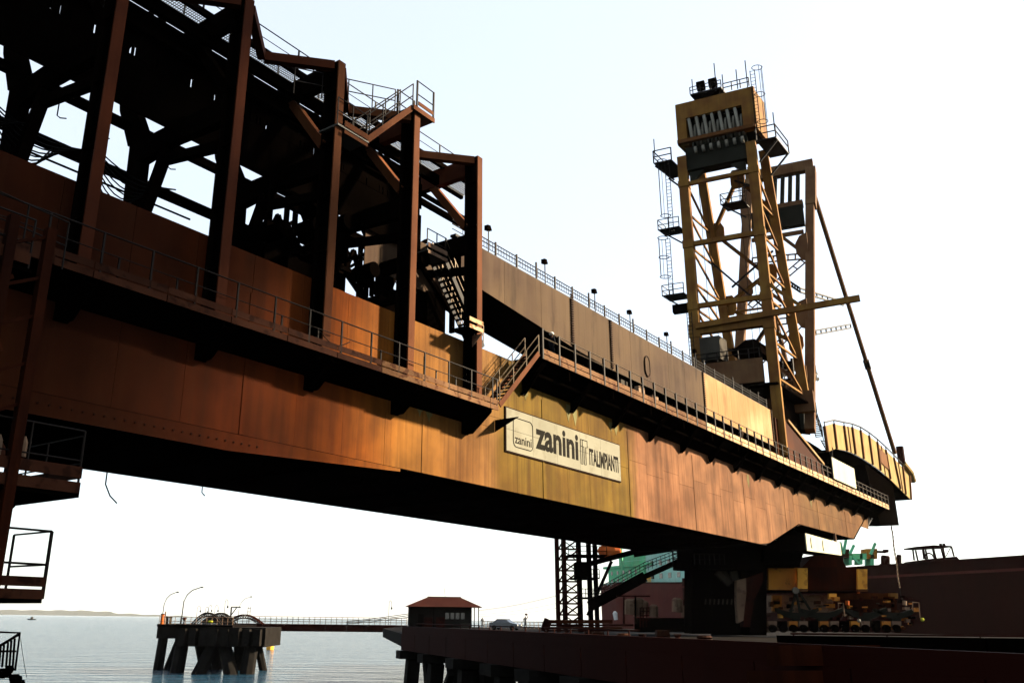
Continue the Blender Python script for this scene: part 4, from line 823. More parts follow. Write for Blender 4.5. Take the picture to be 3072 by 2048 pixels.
for s, ln in ((.6, .9), (7.6, 1.0), (15.1, 1.3), (22.4, 1.5), (28.3, 1.6), (34.4, 1.6), (40.5, 1.6), (46.5, 1.6), (52.5, 1.6)):
    if s > Lh - 2: break
    part('pile_cap', wb(s - .2, s + ln + .4, 1.0, -8, -1.78, -1.16), 'concrete', pk)
    for j, (o, lean) in enumerate(((-.3, -1), (-1.6, 1), (-5.5, -.6))):
        a = W_(s + ln / 2 + .3 * j, o, -1.78); b = W_(s + ln / 2 + lean * 2.0, o - .4 * j, WL - 2)
        part('pile', MB().beam(a, b, 1.0, 1.0, dd), 'pile', pk)
part('raking_brace', MB().beam(W_(8.4, .2, -6.6), W_(13.6, .2, -2.2), .4, .4), 'pile', pk)
for k, (x0, x1, y0, y1) in enumerate(((2300, 2641, 1934, 1996), (2240, 2640, 2010, 2075))):
    solo('service_beam', MB().hexa([D(x0, y1, 27), D(x1, y1, 27), D(x1, y1, 28), D(x0, y1, 28), D(x0, y0, 27), D(x1, y0, 27), D(x1, y0, 28), D(x0, y0, 28)]), 'plate_dark', ['dark red boxed beam along the pier face at lower right', 'second dark red beam, under the boxed one at the bottom edge'][k], 'beam', 'dark red beams on the pier face')
bwall = thing('quay_wall', Vector((25, 29, -4)), 'black shadowed face of the pier filling the bottom right corner', 'pier face')
for i in range(9):
    x0 = 10.9 + i * 6.2;  part('face_panel', MB().hexa([Vector((x0, 29.5, -9)), Vector((x0 + 6.1, 29.5, -9)), Vector((x0 + 6.1, 31, -9)), Vector((x0, 31, -9)), Vector((x0, 29.5, .92)), Vector((x0 + 6.1, 29.5, .92)), Vector((x0 + 6.1, 31, .92)), Vector((x0, 31, .92))]), 'soffit', bwall)
part('kerb_rail', MB().tube([Vector((10.9, 29.7, .99)), Vector((66, 29.7, .99))], .03, 5), 'red', bwall)
for i in range(16): part('kerb_post', MB().tube([Vector((11 + i * 3, 29.7, .925)), Vector((11 + i * 3, 29.7, .99))], .03, 5), 'red', bwall)
# deck guard rail of the far pier side
gr = thing('pier_guard_rail', G(1500, 170, 0), 'low guard rail on the far edge of the pier deck behind the car', 'guard rail')
guard(gr, path(G(1452, 165), G(1640, 150), 16), 1.05, 'tan', .05, rows=(.5, 1.0))
gn = thing('near_guard_rail', W_(20, 0, 0), 'rusty guard rail along the near pier kerb', 'guard rail')
guard(gn, path(W_(4, .28, .73), W_(40, .28, .73), 18), .22, 'red', .03, rows=(1.0,))
for k in range(4):
    pass
for x, d, w, h_, nm, lb, ct in ((1700, 66, .5, .5, 'b', 'mooring bollard on the pier kerb left of the pipe rack end', 'bollard'), (1925, 62, .5, .5, 'b', 'mooring bollard on the pier in front of the tanks', 'bollard'), (2030, 64, .5, .5, 'b', 'mooring bollard close to the left black support leg', 'bollard'),
        (1780, 72, 1.6, .5, 'c', 'flat gear crate behind the pier kerb under the long stair', 'crate'), (1985, 70, 1.0, .7, 'c', 'tall gear crate in front of the dull tanks', 'crate'), (1868, 68, .5, .4, 'r', 'coil of rope on the pier under the middle of the long stair', 'rope coil'), (2110, 62, .5, .4, 'r', 'coil of rope at the foot of the black support leg', 'rope coil')):
    p = G(x, d, .01)
    if nm == 'b': mb = MB().tube([p + Z * .01, p + Z * h_ * .6, p + Z * h_], [.22, .18, .3], 8)
    elif nm == 'c': mb = MB().hexa([p + Vector(q) for q in ((-w / 2, -.4, 0), (w / 2, -.4, 0), (w / 2, .4, 0), (-w / 2, .4, 0), (-w / 2.2, -.36, h_), (w / 2.2, -.36, h_), (w / 2.2, .36, h_), (-w / 2.2, .36, h_))])
    else: mb = MB().ring(p + Z * .12, .5, .12, 0, 360, 12, Vector((1, 0, 0)), Vector((0, 1, 0))).ring(p + Z * .34, .42, .12, 0, 360, 12, Vector((1, 0, 0)), Vector((0, 1, 0)))
    solo({'b': 'mooring_bollard', 'c': 'gear_crate', 'r': 'rope_coil'}[nm], mb, 'red' if nm == 'b' else 'toe_dark', lb, ct)
# pier house
hd = 150; ho_ = G(1330, hd, 0)
hs = thing('pier_house', ho_, 'small dark house with a red hipped roof standing on the pier', 'house')
x0, x1 = G(1224, hd).x, G(1438, hd).x; y0, y1 = hd, hd + 7; H = 3.25
cwb = lambda a, b, c, d, e, f_: MB().hexa([Vector((a, c, e)), Vector((b, c, e)), Vector((b, d, e)), Vector((a, d, e)), Vector((a, c, f_)), Vector((b, c, f_)), Vector((b, d, f_)), Vector((a, d, f_))])
part('wall', cwb(x0, x1 - 1.2, y0 + 1.5, y1, 0, H), 'wall', hs); part('wall', cwb(x0, x0 + .25, y0, y0 + 1.49, 0, H), 'wall', hs, 'side wall of the porch')
part('roof', MB().hexa([Vector((x0 - .5, y0 - .5, H)), Vector((x1 + .5, y0 - .5, H)), Vector((x1 + .5, y1 + .5, H)), Vector((x0 - .5, y1 + .5, H)), Vector((x0 + 3, y0 + 3.3, H + 1.55)), Vector((x1 - 3, y0 + 3.3, H + 1.55)), Vector((x1 - 3, y0 + 3.7, H + 1.55)), Vector((x0 + 3, y0 + 3.7, H + 1.55))]), 'roof', hs)
part('ridge', MB().tube([Vector((x0 + 3, y0 + 3.5, H + 1.6)), Vector((x1 - 3, y0 + 3.5, H + 1.6))], .1, 6), 'roof', hs)
for x in (x1 - .2, x1 - .9, x0 + 4.1): part('column', cwb(x, x + .16, y0 + .1, y0 + .26, 0, H), 'dark', hs)
for i in range(4):
    x = x0 + 6.0 + i * .85; f_ = part('window', cwb(x, x + .75, y0 + 1.44, y0 + 1.5, 1.3, 2.4), 'grey', hs); part('pane', cwb(x + .07, x + .68, y0 + 1.4, y0 + 1.438, 1.37, 2.33), 'glass', f_)
part('door', cwb(x0 + 1.6, x0 + 2.5, y0 + 1.42, y0 + 1.49, 0, 2.1), 'dark', hs)
part('aerial', MB().tube([Vector((x0 + 6, y0 + 3.5, H + 1.6)), Vector((x0 + 5.8, y0 + 3.5, H + 3.1))], .03, 4), 'grey', hs)
for k, (xa, xb, z, m_) in enumerate(((x0 + 2.7, x0 + 4.0, 1.5, 'red'), (x0 + 4.6, x0 + 6.0, 1.55, 'red'), (x0 + 8.6, x0 + 10.2, .7, 'grey'))):
    t = thing('equipment_cabinet', Vector((xa, y0 - .8, 0)), ['red cabinet on the left of the porch', 'red cabinet nearer the middle of the porch', 'low grey crate in front of the house windows'][k], 'cabinet', 'cabinets in front of the pier house')
    part('cabinet_body', cwb(xa, xb, y0 - .8, y0, .05, z), m_, t); part('cabinet_lid', cwb(xa - .05, xb + .05, y0 - .85, y0 + .05, z + .003, z + .08), m_, t)
# car
def car(p, ang, lab):
    t = thing('parked_car', p, lab, 'car'); ca, sa = math.cos(ang), math.sin(ang)
    X = lambda x, y, z: p + Vector((x * ca - y * sa, x * sa + y * ca, z))
    prof = [(-2.1, .28), (2.1, .28), (2.15, .7), (1.95, .85), (1.05, .98), (.45, 1.42), (-1.0, 1.44), (-1.7, 1.02), (-2.1, .95)]
    body = [(-2.1, .28), (2.1, .28), (2.15, .7), (1.95, .85), (1.05, .96), (-1.65, 1.0), (-2.1, .95)]
    part('body', MB().prism([X(x, -.82, z) for x, z in body], X(0, 1.64, 0) - X(0, 0, 0)), 'carpaint', t)
    cab = MB().hexa([X(-1.6, -.76, .99), X(1.05, -.76, .97), X(1.05, .76, .97), X(-1.6, .76, .99), X(-1.0, -.62, 1.4), X(.4, -.62, 1.4), X(.4, .62, 1.4), X(-1.0, .62, 1.4)]); part('cabin_glass', cab, 'glass', t)
    part('roof', MB().prism([X(-1.02, -.64, 1.4), X(.42, -.64, 1.4), X(.42, .64, 1.4), X(-1.02, .64, 1.4)], Z * .05), 'carpaint', t)
    for x in (-1.0, -.3, .42): part('pillar', MB().beam(X(x * 1.35 + (.25 if x > 0 else 0), -.78, .98), X(x, -.64, 1.4), .06), 'carpaint', t)
    for x in (-1.35, 1.35):
        for y in (-.8, .8):
            w = part('wheel', MB().disc(X(x, y, .31), X(0, 1, 0) - X(0, 0, 0), .31, .2, 14), 'tyre', t); part('rim', MB().disc(X(x, y * 1.13, .31), X(0, 1, 0) - X(0, 0, 0), .19, .03, 10), 'grey', w)
    for y in (-.6, .6): part('headlight', MB().disc(X(2.13, y, .66), X(1, 0, 0) - X(0, 0, 0), .1, .06, 8), 'white', t)
car(G(1516, 128, .0), R(-28), 'blue-grey saloon car parked on the pier beside the house')
# white pickup-like cart near house porch: small railed trolley
# people
def person(p, s, head_dir, lab, cl='cloth', helmet=None, armup=False, carry=None):
    J = {'pelvis': (0, 0, .95), 'chest': (0, 0, 1.28), 'neck': (0, 0, 1.47), 'head': (0, .01, 1.58), 'htop': (0, .01, 1.7),
         'lk': (-.12, .03, .5), 'la': (-.14, 0, .09), 'lf': (-.15, .14, .04), 'rk': (.12, .05, .5), 'ra': (.15, .02, .09), 'rf': (.16, .15, .04),
         'ls': (-.19, 0, 1.42), 'le': (-.27, 0, 1.15), 'lh': (-.25, .15, .95), 'rs': (.19, 0, 1.42), 're': (.27, 0, 1.15), 'rh': (.25, .15, .95)}
    if armup: J['re'] = (.33, .05, 1.55); J['rh'] = (.2, .1, 1.82)
    edges = [('pelvis', 'chest'), ('chest', 'neck'), ('neck', 'head'), ('head', 'htop'), ('pelvis', 'lk'), ('lk', 'la'), ('la', 'lf'), ('pelvis', 'rk'), ('rk', 'ra'), ('ra', 'rf'), ('chest', 'ls'), ('ls', 'le'), ('le', 'lh'), ('chest', 'rs'), ('rs', 're'), ('re', 'rh')]
    rad = dict(pelvis=.15, chest=.16, neck=.06, head=.09, htop=.08, lk=.075, la=.05, lf=.04, rk=.075, ra=.05, rf=.04, ls=.075, le=.05, lh=.04, rs=.075, re=.05, rh=.04)
    keys = list(J); c, s_ = math.cos(head_dir), math.sin(head_dir)
    me = bpy.data.meshes.new('body'); me.from_pydata([Vector((J[k][0] * c - J[k][1] * s_, J[k][0] * s_ + J[k][1] * c, J[k][2])) * s for k in keys], [(keys.index(a), keys.index(b)) for a, b in edges], [])
    o = bpy.data.objects.new('tmp', me); COL.objects.link(o); md = o.modifiers.new('s', 'SKIN')
    for i, k in enumerate(keys): me.skin_vertices[0].data[i].radius = (rad[k] * s,) * 2
    me.skin_vertices[0].data[0].use_root = True
    sb_ = o.modifiers.new('d', 'SUBSURF'); sb_.levels = 1; sb_.render_levels = 1
    bpy.context.view_layer.update(); m2 = bpy.data.meshes.new_from_object(o.evaluated_get(bpy.context.evaluated_depsgraph_get())); bpy.data.objects.remove(o)
    t = thing('person', p, lab, 'person'); m2.materials.clear(); m2.materials.append(M[cl]); m2.materials.append(M['skin'])
    for f_ in m2.polygons:
        f_.use_smooth = True
        zc = sum(m2.vertices[i].co.z for i in f_.vertices) / len(f_.vertices)
        if zc > 1.47 * s: f_.material_index = 1
    b = bpy.data.objects.new('body', m2); COL.objects.link(b); b.parent = t
    if helmet: part('helmet', MB().ball(p + Z * 1.68 * s, .15 * s, 10, .8), helmet, t, smooth=True)
    if carry: part('carried_bag', MB().ball(p + Vector((.12, 0, 1.9)) * s, .22, 8, .7), carry, t)
    return t
person(B(41.2, 24.75, 15.25), 1.0, R(-60), 'worker in dark overalls and white helmet on the upper walkway above the stair', 'cloth', 'white')
person(B(71.2, 24.75, 15.25), .85, R(40), 'small worker in yellowish clothing halfway along the upper walkway', 'tan', 'lime')
person(G(1576, 136, 0), 1.12, R(0), 'person in pale clothes holding a red bundle overhead on the pier edge', 'cloth_pale', None, True, 'red')
person(G(1447, 152, 0), 1.0, R(30), 'person in pale shirt standing at the right corner of the pier house', 'cloth_pale')
# trestle bridge from dolphin to pier
tb = thing('trestle_bridge', G(1000, 172, -1), 'low red steel bridge linking the dolphin to the pier', 'bridge')
a, b = G(668, 168), G(1222, 172)
n = 9
for i in range(n): 
    p = a + (b - a) * i / n; q = a + (b - a) * (i + 1) / n; part('girder', MB().beam(p + Z * -.45 + (q - p) * .003, q + Z * -.45 - (q - p) * .003, 3.0, 1.25, Vector((0, 1, 0))), 'red', tb)
guard(tb, path(a + Vector((0, -1.4, .18)), b + Vector((0, -1.4, .18)), 34), 1.25, 'tan', .045, rows=(.35, .68, 1.0)); 
for i in range(3): part('pipe', MB().tube([G(1040, 169, .3 + i * .2), G(1110, 169, .7 + i * .25), G(1225, 168, 1.6 + i * .3)], .06, 5), 'grey', tb)
sp_ = thing('pier_corner', G(1200, 165, -3), 'stepped dark corner of the pier under the bridge landing', 'pier corner')
for x0_, x1_, z0, z1, d in ((1172, 1250, -1.1, -.3, 164), (1198, 1270, -2.2, -1.1, 150)):
    part('corner_block', MB().hexa([G(x0_, d, z0), G(x1_, d, z0), G(x1_, d + 8, z0), G(x0_, d + 8, z0), G(x0_, d, z1), G(x1_, d, z1), G(x1_, d + 8, z1), G(x0_, d + 8, z1)]), 'concrete', sp_)
# dolphin
dl = thing('mooring_dolphin', G(640, 144, -3), 'concrete mooring dolphin on thick raking piles standing in the sea', 'dolphin')
def gb(xa, xb, d0, d1, z0, z1): 
    A, Bq = G(xa, d0).x, G(xb, d0).x; return cwb(A, Bq, d0, d1, z0, z1)
part('cap', gb(476, 560, 150, 160, -2.15, .1), 'concrete', dl, 'thinner left cap'); part('cap', gb(532, 800, 143, 156, -3.1, -.25), 'concrete', dl); part('deck_slab', gb(474, 700, 142.5, 160, -.24, .08), 'deckc', dl)
part('cap', gb(622, 722, 141.5, 143, -3.0, -.3), 'concrete', dl, 'protruding middle block')
for i in range(8): part('fender_strip', gb(540 + i * 32, 560 + i * 32, 141.4 if 622 > 540 + i * 32 or i > 5 else 140.9, 142.9, -2.9, -.5), 'concrete', dl)
for x, d, w, lx, ly in ((497, 152, 1.5, -.4, 0), (548, 151, 1.3, -2.6, 2), (556, 145, 2.0, -.3, -1.0), (604, 152, 1.8, 1.2, 3), (655, 144, 2.0, -2.4, -2), (676, 144, 2.0, 2.6, -2), (652, 153, 1.6, .4, 2), (726, 152, 2.0, -.2, 3), (762, 144, 2.1, -.3, -1), (776, 152, 1.2, 1.4, 2)):
    a = G(x, d, -2.9); part('pile', MB().tube([a + Z * .8, Vector((a.x + lx, d + ly, WL - 1.5))], [w * .52, w * .55], 8), 'pile', dl)
guard(dl, path(G(480, 143, .1), G(700, 143, .1), 14), 1.1, 'tan', .04, rows=(.4, 1.0))
ar = [('near', 545 + 0, 148, 575, 668), ('middle', 0, 152, 628, 722), ('far', 0, 158, 690, 800)]
for k, (nm, _, d, xa, xb) in enumerate(((0, 0, 147, 576, 664), (0, 0, 151, 612, 706), (0, 0, 157, 672, 790))):
    t = thing('arched_footbridge', G((xa + xb) / 2, d, .1), ['nearest arched truss footbridge on the dolphin', 'second arched truss footbridge behind the nearest one', 'long low red arched truss footbridge behind the others'][k], 'footbridge', 'arched footbridges on the dolphin')
    for dy in (0, 1.6):
        A, C = G(xa, d, .1), G(xb, d, .1); arc = [A + (C - A) * (i / 16) + Z * math.sin(math.pi * i / 16) * (1.75 if k < 2 else 1.55) + Vector((0, dy, 0)) for i in range(17)]
        part('arch', MB().tube(arc, .11, 5), 'rail' if k < 2 else 'red', t); arc2 = [p - Z * .5 if 0 < i < 16 else p for i, p in enumerate(arc)]
        part('arch', MB().tube(arc2[1:-1], .07, 5), 'rail' if k < 2 else 'red', t)
        bars = MB()
        for i in range(1, 16): bars.tube([arc[i], arc2[i]], .05, 4); bars.tube([arc[i], arc2[i + 1] if i < 15 else arc2[15]], .035, 4)
        part('truss_bars', bars, 'rail' if k < 2 else 'red', t)
        part('bottom_chord', MB().beam(A + Vector((0, dy, 0)), C + Vector((0, dy, 0)), .12), 'rail', t)
    if k < 2: part('side_sheet', MB().prism([p + Vector((0, .8, -.55)) for p in arc[2:15]], Vector((0, .05, 0))), 'grey', t)
# lamp posts
def street(x, d, ztop, reach, lab, kind, pr=.07):
    p = G(x, d, .05); t = thing('street_lamp', p, lab, 'street lamp', 'street lamps on the dolphin and bridge')
    e = Vector((reach, 0, 0))
    if kind: pts_ = [p, p + Z * ztop * .62 + e * .05, p + Z * ztop * .8 + e * .22, p + Z * ztop * .92 + e * .5, p + Z * ztop + e]
    else: pts_ = [p, p + Z * ztop * .85] + [p + Z * (ztop * .85 + math.sin(R(q)) * ztop * .15) + e * (1 - math.cos(R(q))) / 2 for q in (30, 60, 90, 120, 150, 180)] + [p + Z * ztop * .72 + e]
    part('pole', MB().tube(pts_, [pr] + [pr * .8] * (len(pts_) - 1), 6), 'rail', t)
    part('lamp_head', MB().ball(pts_[-1] + (Vector((.15, 0, 0)) if kind else Vector((0, 0, -.15))), .22 if kind else .16, 6, .6 if kind else 1.8), 'dark', t)
street(487, 146, 4.9, 1.9, 'tall bent street lamp above the orange drum, leftmost', True); street(545, 143, 5.6, 2.6, 'tallest bent street lamp, leaning right near the dolphin edge', True, .09)
street(590, 200, 3.4, .7, 'hooked lamp standing above the nearest arched footbridge', False, .05); street(615, 215, 3.4, .6, 'hooked lamp, shorter of the close pair', False, .05); street(624, 200, 3.6, .7, 'hooked lamp, taller of the close pair', False, .05)
street(643, 200, 3.6, .7, 'hooked lamp right of the close pair', False, .05); street(672, 175, 4.4, .55, 'tallest hooked lamp, right of the arches', False, .05); street(714, 178, 5.0, 2.1, 'bent lamp with a long arm behind the gantry frame', True, .05)
street(1166, 176, 4.6, .5, 'single hooked lamp on the bridge near the pier house', False, .05)
hf = thing('gantry_frame', G(692, 160, 0), 'small hoist gantry with a diagonal brace on the dolphin', 'gantry'); a = G(692, 158, 0)
part('mast', MB().beam(a, a + Z * 2.9, .18), 'rail', hf); part('arm', MB().beam(a + Z * 2.9, a + Z * 2.9 + Vector((1.6, 0, 0)), .18), 'rail', hf); part('brace', MB().beam(a + Z * 1.5, a + Z * 2.8 + Vector((.9, 0, 0)), .14), 'rail', hf)
bc = thing('light_beacon', G(741, 165, 0), 'small ladder-like beacon frame at the end of the arches', 'beacon'); a = G(741, 165, 0)
for dx in (0, .45): part('upright', MB().tube([a + Vector((dx, 0, 0)), a + Vector((dx + .1, 0, 3.1))], .05, 4), 'red', bc)
for z in (1.6, 2.2, 2.8): part('rung', MB().tube([a + Vector((0, 0, z)), a + Vector((.5, 0, z))], .04, 4), 'red', bc)
a = G(488, 143.5, .1); od = thing('orange_drum', a, 'orange bollard drum on the left corner of the dolphin', 'drum'); part('drum_body', MB().tube([a, a + Z * 1.45], .26, 10), 'orange', od); part('drum_lid', MB().tube([a + Z * 1.45, a + Z * 1.55], .36, 10), 'red', od)
for k, x in enumerate((503, 513)):
    a = G(x, 145, .1); solo('mooring_bollard', MB().tube([a, a + Z * .9, a + Z * 1.1], [.2, .2, .3], 8), 'grey', ['grey mooring bollard right of the orange drum', 'squat grey mooring bollard next to the first one'][k], 'bollard', 'bollards on the dolphin')
a = G(496, 146, .1); solo('white_pipe', MB().tube([a, a + Z * 1.9], [.14, .1], 8), 'tan', 'thin pale standpipe beside the orange drum', 'pipe')
a = G(554, 144, .1); vv_ = MB(); vv_.ball(a + Z * .8, .28, 8); vv_.tube([a, a + Z * .8], .1, 6); vv_.beam(a + Z * .9 - Vector((.4, 0, 0)), a + Z * .9 + Vector((.4, 0, 0)), .12); solo('red_valve', vv_, 'red', 'red valve wheel at the foot of the tallest lamp', 'valve')
a = G(633, 143.2, .1); solo('lime_float', MB().ball(a + Z * .45, .42, 8, .5), 'lime', 'lime green float lying on the dolphin in front of the arches', 'float', smooth=True)
# buoy
a = G(817, 250, WL); by = thing('buoy', a, 'yellow navigation buoy floating under the trestle bridge', 'buoy')
part('float_body', MB().tube([a - Z * .4, a + Z * .9], [1.0, 1.05], 10), 'bogie_y', by)
for d_ in ((-.5, -.5), (.5, -.5), (.5, .5), (-.5, .5)): part('cage_bar', MB().tube([a + Vector((d_[0], d_[1], .9)), a + Vector((d_[0] * .3, d_[1] * .3, 3.4))], .06, 4), 'dark', by)
part('top_mark', MB().ball(a + Z * 3.7, .3, 6, 1.3), 'dark', by)
a = D(97, 1842, 1500); a.z = WL
bt = thing('fishing_boat', a, 'tiny boat on the horizon at far left', 'boat'); part('hull', MB().hexa([a + Vector(q) for q in ((-5, -1, -.5), (5, -1, -.5), (5, 1, -.5), (-5, 1, -.5), (-7, -2, 1.5), (7, -2, 1.5), (7, 2, 1.5), (-7, 2, 1.5))]), 'dark', bt); part('wheelhouse', MB().hexa([a + Vector(q) for q in ((-2, -1, 1.55), (2, -1, 1.55), (2, 1, 1.55), (-2, 1, 1.55), (-1, -1, 4.5), (2, -1, 4.5), (2, 1, 4.5), (-1, 1, 4.5))]), 'grey', bt)
# overhead wires right of the house
for k, (ya, yb) in enumerate(((1829, 1784), (1831, 1786), (1842, 1808), (1848, 1822))):
    p, q = D(1438, ya, 150), D(1672, yb, 140); solo('overhead_wire', MB().tube([p + (q - p) * i / 8 - Z * math.sin(math.pi * i / 8) * .25 for i in range(9)], .02, 3), 'grey', ['topmost overhead wire between the house and the lattice mast', 'second overhead wire just under the topmost', 'third overhead wire from the top', 'lowest overhead wire between the house and the lattice mast'][k], 'wire', 'overhead wires')
# ================================================================ LATTICE MAST, PIER STAIR, MACHINE LEGS
lm_ = thing('lattice_mast', G(1700, 112, 0), 'tall dark lattice mast with platforms right of the overhead wires', 'mast')
d0 = 112; X0, X1, X2 = G(1675, d0).x, G(1699, d0).x, G(1745, d0).x; HM = 12.5
for x, y, w in ((X0, d0, .5), (X1, d0, .35), (X2, d0, .35), (X2 + .9, d0 - 1.5, .55), (X1, d0 + 2.2, .3), (X2, d0 + 2.2, .3), (X2 + 1.7, d0 - 1.2, .5)):
    part('mast_leg', MB().beam(Vector((x, y, 0)), Vector((x, y, HM)), w, w, Vector((0, 1, 0))), 'red' if x < X2 else 'dark', lm_)
for i in range(9):
    z = .7 + i * 1.3
    part('lattice_bar', MB().beam(Vector((X0, d0 - .2, z)), Vector((X2, d0 - .2, z)), .2), 'red', lm_)
    part('lattice_bar', MB().beam(Vector((X0 + .2, d0 - .15, z)), Vector((X1, d0 - .15, z + 1.3)), .18), 'red', lm_); part('lattice_bar', MB().beam(Vector((X1, d0 - .1, z)), Vector((X2, d0 - .1, z + 1.3)), .2), 'red', lm_)
    part('lattice_bar', MB().beam(Vector((X1, d0 + 2, z + 1.3)), Vector((X2, d0 + 2, z)), .12), 'red', lm_)
for z, xa, xb in ((8.9, X1 + .2, X2 + 3.0), (6.2, X1 + .9, X2 + 2.0), (3.9, X2 - .5, X2 + 2.6)):
    part('platform', cwb(xa, xb, d0 - 2.2, d0 + 2.4, z, z + .15), 'dark', lm_); guard(lm_, path(Vector((xa, d0 - 2.2, z)), Vector((xb, d0 - 2.2, z)), 4), 1.1, 'dark', .045)
part('cabinet', cwb(X1 + 1.2, X2 + .6, d0 - 1.8, d0 + 1, 6.4, 8.2), 'dark', lm_)
def screen_beam(par, nm, x0, y0, x1, y1, d0_, w, h, m_, d1=None): return part(nm, MB().beam(D(x0, y0, d0_), D(x1, y1, d1 or d0_), w, h, Vector((0, 1, 0))), m_, par)
ps = thing('pier_stair', D(1775, 1820, 104), 'long covered stair climbing to the right in front of the green ship', 'staircase')
screen_beam(ps, 'stringer', 1768, 1818, 1935, 1728, 104, .25, 1.15, 'dark'); screen_beam(ps, 'stringer', 1935, 1728, 2034, 1684, 104, .25, .6, 'dark')
for q in (.35, .7, 1.05): part('hand_rail', MB().tube([D(1768, 1806, 104) + Z * q, D(1935, 1714, 104) + Z * q, D(2034, 1676, 104) + Z * q], .04, 4), 'rail', ps)
for i in range(22):
    t_ = i / 21; part('rail_post', MB().tube([D(1768 + t_ * 266, 1806 - 92 * min(1, t_ / .63) - 38 * max(0, (t_ - .63) / .37), 104), D(1768 + t_ * 266, 1806 - 92 * min(1, t_ / .63) - 38 * max(0, (t_ - .63) / .37), 104) + Z * 1.05], .035, 4), 'rail', ps)
screen_beam(ps, 'support', 1763, 1845, 1835, 1682, 105, .2, .35, 'dark'); screen_beam(ps, 'support', 1770, 1690, 1900, 1655, 106, .3, .6, 'dark'); screen_beam(ps, 'support', 1900, 1655, 2050, 1632, 106, .3, 1.2, 'dark')
pf = thing('round_landing', D(2060, 1695, 102), 'curved railed landing at the top of the pier stair', 'platform')
c = D(2062, 1700, 102); part('floor', MB().disc(c, Z, 1.6, .7, 14), 'dark', pf)
for q in (.55, 1.1, 1.5): part('hand_rail', MB().ring(c + Z * (.35 + q), 1.6, .05, 0, 360, 18, Vector((1, 0, 0)), Vector((0, 1, 0))), 'rail', pf)
for i in range(10): part('rail_post', MB().tube([c + Vector((math.cos(i * .628) * 1.6, math.sin(i * .628) * 1.6, .3)), c + Vector((math.cos(i * .628) * 1.6, math.sin(i * .628) * 1.6, 1.85))], .045, 4), 'rail', pf)
# machine undercarriage
def sbox(par, nm, x0, y0, x1, y1, d, t_, m_): return part(nm, MB().hexa([D(x0, y1, d), D(x1, y1, d), D(x1, y1, d) + Vector((0, t_, 0)), D(x0, y1, d) + Vector((0, t_, 0)), D(x0, y0, d), D(x1, y0, d), D(x1, y0, d) + Vector((0, t_, 0)), D(x0, y0, d) + Vector((0, t_, 0))]), m_, par)
uc = thing('support_legs', D(2200, 1890, 92), 'massive black legs and cross girders carrying the right part of the girder', 'support legs')
sbox(uc, 'cross_girder', 2076, 1632, 2400, 1700, 90, 6, 'soffit'); sbox(uc, 'leg', 2076, 1700, 2136, 1900, 90, 3, 'soffit'); sbox(uc, 'leg', 2250, 1700, 2300, 1905, 91, 3, 'soffit'); sbox(uc, 'back_wall', 2137, 1705, 2250, 1905, 96, .5, 'soffit')
sbox(uc, 'cross_girder', 2076, 1685, 2290, 1708, 88.5, 1.4, 'soffit')
part('bearing_block', MB().prism([D(x, y, 89) for x, y in ((2295, 1632), (2360, 1582), (2408, 1600), (2412, 1655), (2400, 1690), (2290, 1690))], Vector((0, 4, 0))), 'soffit', uc)
part('hydraulic_column', MB().prism([D(x, y, 89.5) for x, y in ((2211, 1740), (2238, 1733), (2239, 1780), (2230, 1860), (2215, 1868), (2210, 1800))], Vector((0, .8, 0))), 'tan', uc)
part('side_leg', MB().prism([D(x, y, 90) for x, y in ((2239, 1734), (2290, 1715), (2290, 1740), (2262, 1800), (2250, 1880), (2230, 1880), (2231, 1850))], Vector((0, 1, 0))), 'red', uc)
screen_beam(uc, 'duct', 2150, 1715, 2188, 1752, 91, .8, .5, 'grey'); screen_beam(uc, 'duct', 2170, 1710, 2192, 1750, 91.5, .6, .4, 'grey'); screen_beam(uc, 'duct', 2200, 1712, 2205, 1742, 91.2, .8, .6, 'grey')
for i in range(7): screen_beam(uc, 'pipe', 2118 + i * 13, 1796, 2116 + i * 13, 1812, 89.6, .12, .12, 'grey')
guard(uc, path(D(2085, 1692, 88), D(2175, 1692, 88), 6), 1.0, 'rail', .04)
tk = thing('tank_row', D(1930, 1840, 100), 'row of dull tan tanks standing between the ship and the black legs', 'tanks')
for x, y0, y1, r_ in ((1893, 1795, 1842, .75), (1916, 1792, 1848, .6), (1933, 1800, 1840, .45), (2032, 1792, 1835, .6), (1961, 1812, 1850, .5), (2060, 1815, 1850, .6)):
    part('tank', MB().tube([D(x if x < 1990 else x, y1, 99), D(x, y0 + 6, 99), D(x, y0, 99)], [r_, r_, r_ * .5], 10), 'tan', tk)
sbox(tk, 'frame', 1870, 1790, 1874, 1870, 98, .3, 'red'); sbox(tk, 'frame', 1905, 1788, 1909, 1870, 98, .3, 'dark'); sbox(tk, 'frame', 1850, 1785, 1950, 1789, 98.4, .3, 'red'); sbox(tk, 'pump_base', 1920, 1852, 2078, 1895, 97, 3, 'dark')
rc = thing('red_ladder_cage', D(1930, 1860, 97), 'small red ladder frame standing on the pier beside the tanks', 'ladder frame')
for x in (1921, 1930, 1940): screen_beam(rc, 'upright', x, 1821, x, 1880, 96, .12, .12, 'red')
for y in (1822, 1832, 1845, 1858): screen_beam(rc, 'rung', 1921, y, 1948, y, 96, .1, .1, 'red')
# steel stacks on the pier left of mast
pl = thing('pipe_rack', D(1700, 1880, 84), 'low rack of rust-red beams and pipes lying on the pier under the mast', 'rack')
for k, (y0, y1, x0_, x1_) in enumerate(((1858, 1869, 1652, 1838), (1871, 1877, 1640, 1900), (1879, 1886, 1636, 1868), (1888, 1893, 1640, 1920))): sbox(pl, 'beam', x0_, y0, x1_, y1, 84 - k, 1.2, 'red' if k % 2 else 'post_dark')
screen_beam(pl, 'end_post', 1632, 1893, 1645, 1856, 83, .3, .7, 'red')
